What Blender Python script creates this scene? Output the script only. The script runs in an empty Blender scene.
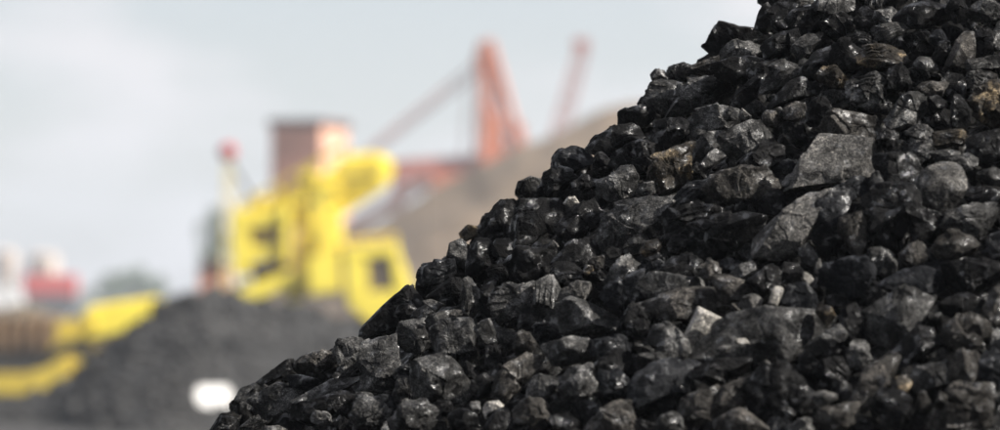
import bpy, bmesh, math, random
import numpy as np
from mathutils import Vector, Matrix

# ------------------------------------------------------------------ camera, sky, sun, exposure
scene = bpy.context.scene
COL = scene.collection
LENS, SENSOR = 150.0, 36.0
F = LENS / SENSOR * 1000.0                  # focal length in photo pixels (photo 1000 x 430)
CX, CY, HORIZON = 500.0, 215.0, 300.0
CAM = Vector((0, 0, 1.6))
PITCH = math.atan((HORIZON - CY) / F)
cam_data = bpy.data.cameras.new('camera')
cam = bpy.data.objects.new('camera', cam_data); COL.objects.link(cam)
cam.location = CAM
cam.rotation_euler = (math.pi / 2 + PITCH, 0, 0)
cam_data.lens = LENS; cam_data.sensor_width = SENSOR; cam_data.sensor_fit = 'HORIZONTAL'
cam_data.clip_start = 0.1; cam_data.clip_end = 20000
cam_data.dof.use_dof = True
cam_data.dof.focus_distance = 7.55
cam_data.dof.aperture_fstop = 3.6
cam_data.dof.aperture_blades = 0
scene.camera = cam

SUN_EL, SUN_AZ = math.radians(40), math.radians(109)     # azimuth clockwise from the view direction (+Y)
sun_dir = Vector((math.sin(SUN_AZ) * math.cos(SUN_EL), math.cos(SUN_AZ) * math.cos(SUN_EL), math.sin(SUN_EL)))
sd = bpy.data.lights.new('sun', 'SUN'); sd.energy = 5.0; sd.angle = math.radians(0.6); sd.color = (1.0, 0.95, 0.88)
so = bpy.data.objects.new('sun', sd); COL.objects.link(so)
so.rotation_euler = (-sun_dir).to_track_quat('-Z', 'Y').to_euler()
so.location = (30, -20, 40)

world = bpy.data.worlds.new('World'); scene.world = world; world.use_nodes = True
wn, wl = world.node_tree.nodes, world.node_tree.links
wn.clear()
w_out = wn.new('ShaderNodeOutputWorld'); w_bg = wn.new('ShaderNodeBackground')
sky = wn.new('ShaderNodeTexSky'); sky.sky_type = 'NISHITA'; sky.sun_disc = False
sky.sun_elevation = SUN_EL; sky.sun_rotation = SUN_AZ; sky.air_density = 1.0; sky.dust_density = 1.0; sky.ozone_density = 3.0
w_tc = wn.new('ShaderNodeTexCoord'); w_map = wn.new('ShaderNodeMapping')
w_map.inputs['Scale'].default_value = (5.0, 5.0, 13.0)
w_map.inputs['Location'].default_value = (1.7, 0.3, 0.2)
w_noise = wn.new('ShaderNodeTexNoise'); w_noise.inputs['Scale'].default_value = 2.2
w_noise.inputs['Detail'].default_value = 5; w_noise.inputs['Roughness'].default_value = 0.5
w_ramp = wn.new('ShaderNodeValToRGB')
w_ramp.color_ramp.elements[0].position = 0.42; w_ramp.color_ramp.elements[0].color = (0.45, 0.45, 0.45, 1)
w_ramp.color_ramp.elements[1].position = 0.60; w_ramp.color_ramp.elements[1].color = (0.95, 0.95, 0.95, 1)
w_mix = wn.new('ShaderNodeMixRGB'); w_mix.inputs['Color2'].default_value = (7.5, 7.35, 7.55, 1)   # thin bright cloud veil
w_bg.inputs['Strength'].default_value = 0.05
wl.new(w_tc.outputs['Generated'], w_map.inputs['Vector']); wl.new(w_map.outputs['Vector'], w_noise.inputs['Vector'])
wl.new(w_noise.outputs['Fac'], w_ramp.inputs['Fac']); wl.new(w_ramp.outputs['Color'], w_mix.inputs['Fac'])
wl.new(sky.outputs['Color'], w_mix.inputs['Color1']); wl.new(w_mix.outputs['Color'], w_bg.inputs['Color'])
wl.new(w_bg.outputs['Background'], w_out.inputs['Surface'])

scene.render.engine = 'CYCLES'
scene.view_settings.view_transform = 'Standard'; scene.view_settings.look = 'None'
scene.view_settings.exposure = 1.2; scene.view_settings.gamma = 1.0
try: scene.view_settings.use_curve_mapping = False
except Exception: pass
cy = scene.cycles
cy.use_denoising = True
cy.max_bounces = 6; cy.diffuse_bounces = 3; cy.glossy_bounces = 3; cy.transmission_bounces = 3; cy.volume_bounces = 1
cy.sample_clamp_indirect = 4.0; cy.caustics_reflective = False; cy.caustics_refractive = False

# ------------------------------------------------------------------ helpers
R_ = Vector((1, 0, 0)); U_ = Vector((0, -math.sin(PITCH), math.cos(PITCH))); FW = Vector((0, math.cos(PITCH), math.sin(PITCH)))
def ray(px, py):
    return FW + R_ * ((px - CX) / F) + U_ * ((CY - py) / F)
def at(px, py, Y):
    d = ray(px, py); return CAM + d * ((Y - CAM.y) / d.y)
def ground_at(px, Y):
    p = at(px, HORIZON, Y); return Vector((p.x, Y, 0))

def tag(o, label=None, cat=None, group=None, kind=None):
    if label: o['label'] = label
    if cat: o['category'] = cat
    if group: o['group'] = group
    if kind: o['kind'] = kind
    return o
def empty(name, loc):
    o = bpy.data.objects.new(name, None); COL.objects.link(o); o.location = loc
    o.empty_display_size = 0.2
    return o
def link_bm(name, bm, mat, parent=None, smooth=False):
    bmesh.ops.recalc_face_normals(bm, faces=bm.faces[:])
    me = bpy.data.meshes.new(name); bm.to_mesh(me); bm.free()
    if smooth:
        for p in me.polygons: p.use_smooth = True
        me.set_sharp_from_angle(angle=math.radians(35))
    if mat: me.materials.append(mat)
    o = bpy.data.objects.new(name, me); COL.objects.link(o)
    if parent:
        o.parent = parent
        q = parent; off = Vector((0, 0, 0))
        while q: off += q.location; q = q.parent
        o.location = -off                   # meshes are written in world metres
    return o
def np_mesh(name, verts, faces, mat, parent=None, smooth_angle=None):
    me = bpy.data.meshes.new(name)
    nv, nf, k = len(verts), len(faces), faces.shape[1]
    me.vertices.add(nv); me.vertices.foreach_set('co', np.ascontiguousarray(verts, dtype=np.float32).ravel())
    me.loops.add(nf * k); me.loops.foreach_set('vertex_index', np.ascontiguousarray(faces, dtype=np.int32).ravel())
    me.polygons.add(nf); me.polygons.foreach_set('loop_start', np.arange(0, nf * k, k, dtype=np.int32))
    me.update(calc_edges=True)
    if smooth_angle is not None:
        me.polygons.foreach_set('use_smooth', np.ones(nf, dtype=bool))
        if smooth_angle < 179: me.set_sharp_from_angle(angle=math.radians(smooth_angle))
    if mat: me.materials.append(mat)
    o = bpy.data.objects.new(name, me); COL.objects.link(o)
    if parent: o.parent = parent
    return o
def bm_box(bm, c, s, rz=0.0, bev=0.0):
    g = bmesh.ops.create_cube(bm, size=1.0)
    vs = g['verts']
    bmesh.ops.transform(bm, matrix=Matrix.Translation(c) @ Matrix.Rotation(rz, 4, 'Z') @ Matrix.Diagonal((*s, 1)), verts=vs)
    if bev: bmesh.ops.bevel(bm, geom=list({e for v in vs for e in v.link_edges}), offset=bev, segments=1, affect='EDGES')
def bm_tube(bm, a, b, r1, r2=None, seg=10):
    a, b = Vector(a), Vector(b); d = b - a
    g = bmesh.ops.create_cone(bm, cap_ends=True, segments=seg, radius1=r1, radius2=r1 if r2 is None else r2, depth=d.length)
    bmesh.ops.transform(bm, matrix=Matrix.Translation((a + b) / 2) @ d.to_track_quat('Z', 'Y').to_matrix().to_4x4(), verts=g['verts'])
def bm_beam(bm, a, b, w, h=None):
    a, b = Vector(a), Vector(b); d = b - a
    g = bmesh.ops.create_cube(bm, size=1.0)
    bmesh.ops.transform(bm, matrix=Matrix.Translation((a + b) / 2) @ d.to_track_quat('Z', 'Y').to_matrix().to_4x4() @ Matrix.Diagonal((w, h or w, d.length, 1)), verts=g['verts'])
def bm_prism(bm, pts, Y, thick, bev=0.04):
    """side outline in photo pixels on the plane y = Y, given real thickness along Y"""
    w = [at(x, y, Y) for x, y in pts]
    a = [bm.verts.new((p.x, Y - thick / 2, p.z)) for p in w]; b = [bm.verts.new((p.x, Y + thick / 2, p.z)) for p in w]
    n = len(pts); fs = [bm.faces.new(a), bm.faces.new(b[::-1])]
    for i in range(n): fs.append(bm.faces.new((a[i], b[i], b[(i + 1) % n], a[(i + 1) % n])))
    if bev:
        bmesh.ops.recalc_face_normals(bm, faces=fs)
        bmesh.ops.bevel(bm, geom=list({e for f in fs for e in f.edges}), offset=bev, segments=2, affect='EDGES', clamp_overlap=True)
def part(name, mat, parent, fn, smooth=False):
    bm = bmesh.new(); fn(bm); return link_bm(name, bm, mat, parent, smooth)

# numpy value noise ----------------------------------------------------------
def _h(i, j, k, s):
    n = (i * 374761393 + j * 668265263 + k * 2147483647 + s * 1274126177) & 0xFFFFFFFF
    n = ((n ^ (n >> 13)) * 1274126177) & 0xFFFFFFFF
    n = (n ^ (n >> 16)) & 0xFFFFFFFF
    return n.astype(np.float64) / 2147483648.0 - 1.0
def vnoise(p, s=0):
    f = np.floor(p); t = p - f; i = f.astype(np.int64); t = t * t * t * (t * (t * 6 - 15) + 10)
    x, y, z = i[:, 0], i[:, 1], i[:, 2]; a, b, c = t[:, 0], t[:, 1], t[:, 2]
    def L(u, v, w): return u + (v - u) * w
    return L(L(L(_h(x, y, z, s), _h(x + 1, y, z, s), a), L(_h(x, y + 1, z, s), _h(x + 1, y + 1, z, s), a), b),
             L(L(_h(x, y, z + 1, s), _h(x + 1, y, z + 1, s), a), L(_h(x, y + 1, z + 1, s), _h(x + 1, y + 1, z + 1, s), a), b), c)
def fbm(p, s=0, octs=3, gain=0.5):
    r = np.zeros(len(p)); a = 1.0
    for o in range(octs): r += a * vnoise(p * 2.03 ** o + 17.3 * o, s + o); a *= gain
    return r
def ico(sub):
    bm = bmesh.new(); bmesh.ops.create_icosphere(bm, subdivisions=sub, radius=1.0)
    v = np.array([x.co[:] for x in bm.verts]); f = np.array([[q.index for q in x.verts] for x in bm.faces], dtype=np.int32); bm.free()
    return v / np.linalg.norm(v, axis=1)[:, None], f
ICO = {s: ico(s) for s in (2, 3, 4, 5, 6)}

# ------------------------------------------------------------------ materials
def mat_new(name):
    m = bpy.data.materials.new(name); m.use_nodes = True
    nt = m.node_tree; return m, nt.nodes, nt.links, nt.nodes['Principled BSDF']
def noise_node(n, l, vec, scale, detail=4, rough=0.55):
    t = n.new('ShaderNodeTexNoise'); t.inputs['Scale'].default_value = scale; t.inputs['Detail'].default_value = detail; t.inputs['Roughness'].default_value = rough
    if vec: l.new(vec, t.inputs['Vector'])
    return t
def ramp(n, l, src, stops):
    r = n.new('ShaderNodeValToRGB'); cr = r.color_ramp
    while len(cr.elements) < len(stops): cr.elements.new(0.5)
    for e, (p, c) in zip(cr.elements, stops):
        e.position = p; e.color = (*c, 1) if len(c) == 3 else c
    l.new(src, r.inputs['Fac']); return r
def plain(name, col, rough=0.6, var=0.25, scale=2.0, metal=0.0, bump=0.0, col2=None):
    m, n, l, b = mat_new(name)
    tc = n.new('ShaderNodeTexCoord'); t = noise_node(n, l, tc.outputs['Object'], scale, 5)
    lo = tuple(c * (1 - var) for c in col) if col2 is None else col2
    r = ramp(n, l, t.outputs['Fac'], [(0.36, lo), (0.64, col)])
    l.new(r.outputs['Color'], b.inputs['Base Color'])
    b.inputs['Roughness'].default_value = rough; b.inputs['Metallic'].default_value = metal
    if bump:
        bp = n.new('ShaderNodeBump'); bp.inputs['Strength'].default_value = bump; bp.inputs['Distance'].default_value = 0.1
        l.new(t.outputs['Fac'], bp.inputs['Height']); l.new(bp.outputs['Normal'], b.inputs['Normal'])
    return m

def coal_mat(name, dark, mid, dust, rough=(0.28, 0.62), dust_at=0.6, strata=0.10, spec=0.5, glint=1.0, per_object=True):
    m, n, l, b = mat_new(name)
    tc = n.new('ShaderNodeTexCoord'); vec = tc.outputs['Object']
    if per_object:
        oi = n.new('ShaderNodeObjectInfo'); ml = n.new('ShaderNodeMath'); ml.operation = 'MULTIPLY'; ml.inputs[1].default_value = 53.0
        l.new(oi.outputs['Random'], ml.inputs[0])
        cb = n.new('ShaderNodeCombineXYZ'); l.new(ml.outputs[0], cb.inputs[0]); l.new(ml.outputs[0], cb.inputs[1])
        ad = n.new('ShaderNodeVectorMath'); ad.operation = 'ADD'; l.new(vec, ad.inputs[0]); l.new(cb.outputs[0], ad.inputs[1]); vec = ad.outputs[0]
    big = noise_node(n, l, vec, 22.0, 6, 0.62)
    fine = noise_node(n, l, vec, 160.0, 5, 0.6)
    grit = noise_node(n, l, vec, 420.0, 2, 0.6)
    col = ramp(n, l, big.outputs['Fac'], [(0.30, dark), (0.52, mid), (dust_at + 0.14, dust)])
    # mottling
    mx = n.new('ShaderNodeMixRGB'); mx.blend_type = 'MULTIPLY'; mx.inputs['Fac'].default_value = 0.75
    mot = ramp(n, l, fine.outputs['Fac'], [(0.33, (0.25, 0.25, 0.26)), (0.52, (0.9, 0.9, 0.9)), (0.68, (1.7, 1.66, 1.6))])
    l.new(col.outputs['Color'], mx.inputs['Color1']); l.new(mot.outputs['Color'], mx.inputs['Color2'])
    gr = ramp(n, l, grit.outputs['Fac'], [(0.36, (0.30, 0.30, 0.31)), (0.52, (0.95, 0.95, 0.95)), (0.66, (2.6, 2.55, 2.45))])
    mg = n.new('ShaderNodeMixRGB'); mg.blend_type = 'MULTIPLY'; mg.inputs['Fac'].default_value = 0.8
    l.new(mx.outputs['Color'], mg.inputs['Color1']); l.new(gr.outputs['Color'], mg.inputs['Color2'])
    l.new(mg.outputs['Color'], b.inputs['Base Color'])
    sp = noise_node(n, l, vec, 48.0, 4, 0.6)   # freshly broken, vitreous patches among dull dusty ones
    sr = ramp(n, l, sp.outputs['Fac'], [(0.52, (0.05,) * 3), (0.60, (0.3,) * 3), (0.67, (1.0,) * 3)])
    l.new(sr.outputs['Color'], b.inputs['Specular IOR Level'])
    rr = ramp(n, l, sp.outputs['Fac'], [(0.46, (min(rough[1] + 0.15, 0.9),) * 3), (0.64, (rough[0],) * 3)])
    l.new(rr.outputs['Color'], b.inputs['Roughness'])
    # cleavage plates: cells that each tip the surface their own way, plus bedding and grit
    wv = noise_node(n, l, vec, 14.0, 3)
    mv = n.new('ShaderNodeMixRGB'); mv.inputs['Fac'].default_value = 0.06; l.new(vec, mv.inputs['Color1']); l.new(wv.outputs['Color'], mv.inputs['Color2'])
    geo = n.new('ShaderNodeNewGeometry'); base_n = geo.outputs['Normal']
    for sc_, am in ((30.0, 0.50), (75.0, 0.38), (190.0, 0.22)):
        vo = n.new('ShaderNodeTexVoronoi'); vo.inputs['Scale'].default_value = sc_; vo.feature = 'F1'; l.new(mv.outputs['Color'], vo.inputs['Vector'])
        sb = n.new('ShaderNodeVectorMath'); sb.operation = 'SUBTRACT'; sb.inputs[1].default_value = (0.5, 0.5, 0.5); l.new(vo.outputs['Color'], sb.inputs[0])
        sl = n.new('ShaderNodeVectorMath'); sl.operation = 'SCALE'; sl.inputs['Scale'].default_value = am * glint; l.new(sb.outputs[0], sl.inputs[0])
        aa = n.new('ShaderNodeVectorMath'); aa.operation = 'ADD'; l.new(base_n, aa.inputs[0]); l.new(sl.outputs[0], aa.inputs[1]); base_n = aa.outputs[0]
    nz = n.new('ShaderNodeVectorMath'); nz.operation = 'NORMALIZE'; l.new(base_n, nz.inputs[0]); base_n = nz.outputs[0]
    wave = n.new('ShaderNodeTexWave'); wave.wave_type = 'BANDS'; wave.bands_direction = 'DIAGONAL'
    wave.inputs['Scale'].default_value = 26.0; wave.inputs['Distortion'].default_value = 9.0; wave.inputs['Detail'].default_value = 3.0; wave.inputs['Detail Scale'].default_value = 2.0
    l.new(vec, wave.inputs['Vector'])
    def bump(h, s, d, prev):
        bp = n.new('ShaderNodeBump'); bp.inputs['Strength'].default_value = s; bp.inputs['Distance'].default_value = d
        l.new(h, bp.inputs['Height'])
        if prev: l.new(prev, bp.inputs['Normal'])
        return bp.outputs['Normal']
    nn = bump(big.outputs['Fac'], 0.2, 0.015, base_n)
    nn = bump(wave.outputs['Fac'], strata, 0.006, nn)
    nn = bump(fine.outputs['Fac'], 0.5 * glint, 0.004, nn)
    nn = bump(grit.outputs['Fac'], 0.6 * glint, 0.0025, nn)
    l.new(nn, b.inputs['Normal'])
    return m
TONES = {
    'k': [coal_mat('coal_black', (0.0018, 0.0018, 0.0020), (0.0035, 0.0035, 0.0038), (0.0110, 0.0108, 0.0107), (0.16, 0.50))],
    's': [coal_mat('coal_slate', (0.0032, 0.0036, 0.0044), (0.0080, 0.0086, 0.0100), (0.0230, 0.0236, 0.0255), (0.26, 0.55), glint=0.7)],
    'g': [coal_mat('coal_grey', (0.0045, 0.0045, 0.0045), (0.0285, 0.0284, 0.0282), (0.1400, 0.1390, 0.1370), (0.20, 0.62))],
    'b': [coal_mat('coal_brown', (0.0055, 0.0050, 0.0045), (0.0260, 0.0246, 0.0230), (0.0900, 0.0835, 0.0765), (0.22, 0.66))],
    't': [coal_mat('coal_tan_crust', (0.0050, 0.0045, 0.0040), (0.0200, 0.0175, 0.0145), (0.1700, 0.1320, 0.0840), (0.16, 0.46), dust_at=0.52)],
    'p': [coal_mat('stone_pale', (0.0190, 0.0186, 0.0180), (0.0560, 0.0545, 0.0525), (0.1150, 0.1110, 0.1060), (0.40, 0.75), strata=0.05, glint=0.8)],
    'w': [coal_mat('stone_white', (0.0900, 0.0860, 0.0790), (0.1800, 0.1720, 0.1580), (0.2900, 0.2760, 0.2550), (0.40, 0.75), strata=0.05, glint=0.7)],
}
M_RUBBLE = coal_mat('coal_rubble', (0.0017, 0.0017, 0.0017), (0.0047, 0.0046, 0.0044), (0.0170, 0.0161, 0.0149), (0.34, 0.62), per_object=False, strata=0.0)

# ------------------------------------------------------------------ ground and heaps of the yard
M_GROUND = plain('yard_dirt', (0.024, 0.0225, 0.021), 0.95, 0.4, 0.15, bump=0.3)
bm = bmesh.new(); bmesh.ops.create_grid(bm, x_segments=40, y_segments=40, size=6000)
ground = link_bm('ground', bm, M_GROUND); tag(ground, kind='structure')

# the near pile: a cone at the angle of repose, apex beyond the top right corner of the picture
SLOPE = 0.754
AX = Vector(((1100 - CX) / F * 8.0, 8.0, 0)); APEX = 1.6 + (HORIZON + 245) / F * 8.0
INSET = 0.085
def cone_hit(px, py, apex):
    d = ray(px, py); o = CAM
    # SLOPE^2 * ((x-ax)^2+(y-ay)^2) = (apex - z)^2
    ox, oy, oz = o.x - AX.x, o.y - AX.y, apex - o.z
    s2 = SLOPE * SLOPE
    A = s2 * (d.x ** 2 + d.y ** 2) - d.z ** 2; B = s2 * (ox * d.x + oy * d.y) + oz * d.z; C = s2 * (ox * ox + oy * oy) - oz * oz
    D = B * B - A * C
    t = (-B - math.sqrt(max(D, 0.0))) / A
    return o + d * t, D >= 0
def cone_normal(p):
    v = Vector((p.x - AX.x, p.y - AX.y, 0)); v.normalize(); v.z = 1 / SLOPE; return v.normalized()
CORE_APEX = APEX - INSET * math.sqrt(1 + SLOPE ** 2)
def mound(name, cx, cy, apex, slope, mat, rings=60, segs=160, amp=0.05, freq=3.0, seed=1, sx=1.0, round_top=0.0):
    rad = apex / slope + 0.3
    th = np.linspace(0, 2 * math.pi, segs, endpoint=False); rr = np.linspace(0, 1, rings) ** 0.9 * rad
    T, Rr = np.meshgrid(th, rr); x = (Rr * np.cos(T)).ravel(); y = (Rr * np.sin(T)).ravel()
    r = np.sqrt(x * x + y * y)
    z = apex - slope * (np.sqrt(r * r + round_top ** 2) - 0 * r) + slope * round_top * 0
    q = np.stack([x * freq, y * freq, z * freq], 1)
    dn = fbm(q, seed, 4)
    z = z + amp * dn
    x = x * sx
    v = np.stack([x + cx, y + cy, z], 1)
    f = []
    for i in range(rings - 1):
        for j in range(segs):
            a = i * segs + j; b2 = i * segs + (j + 1) % segs
            f.append((a, a + segs, b2 + segs, b2))
    return np_mesh(name, v, np.array(f, dtype=np.int32), mat, None, 60)
core = mound('coal_pile_slope', AX.x, AX.y, CORE_APEX, SLOPE, M_RUBBLE, 90, 260, 0.012, 14.0, 3)
tag(core, kind='structure')

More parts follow.
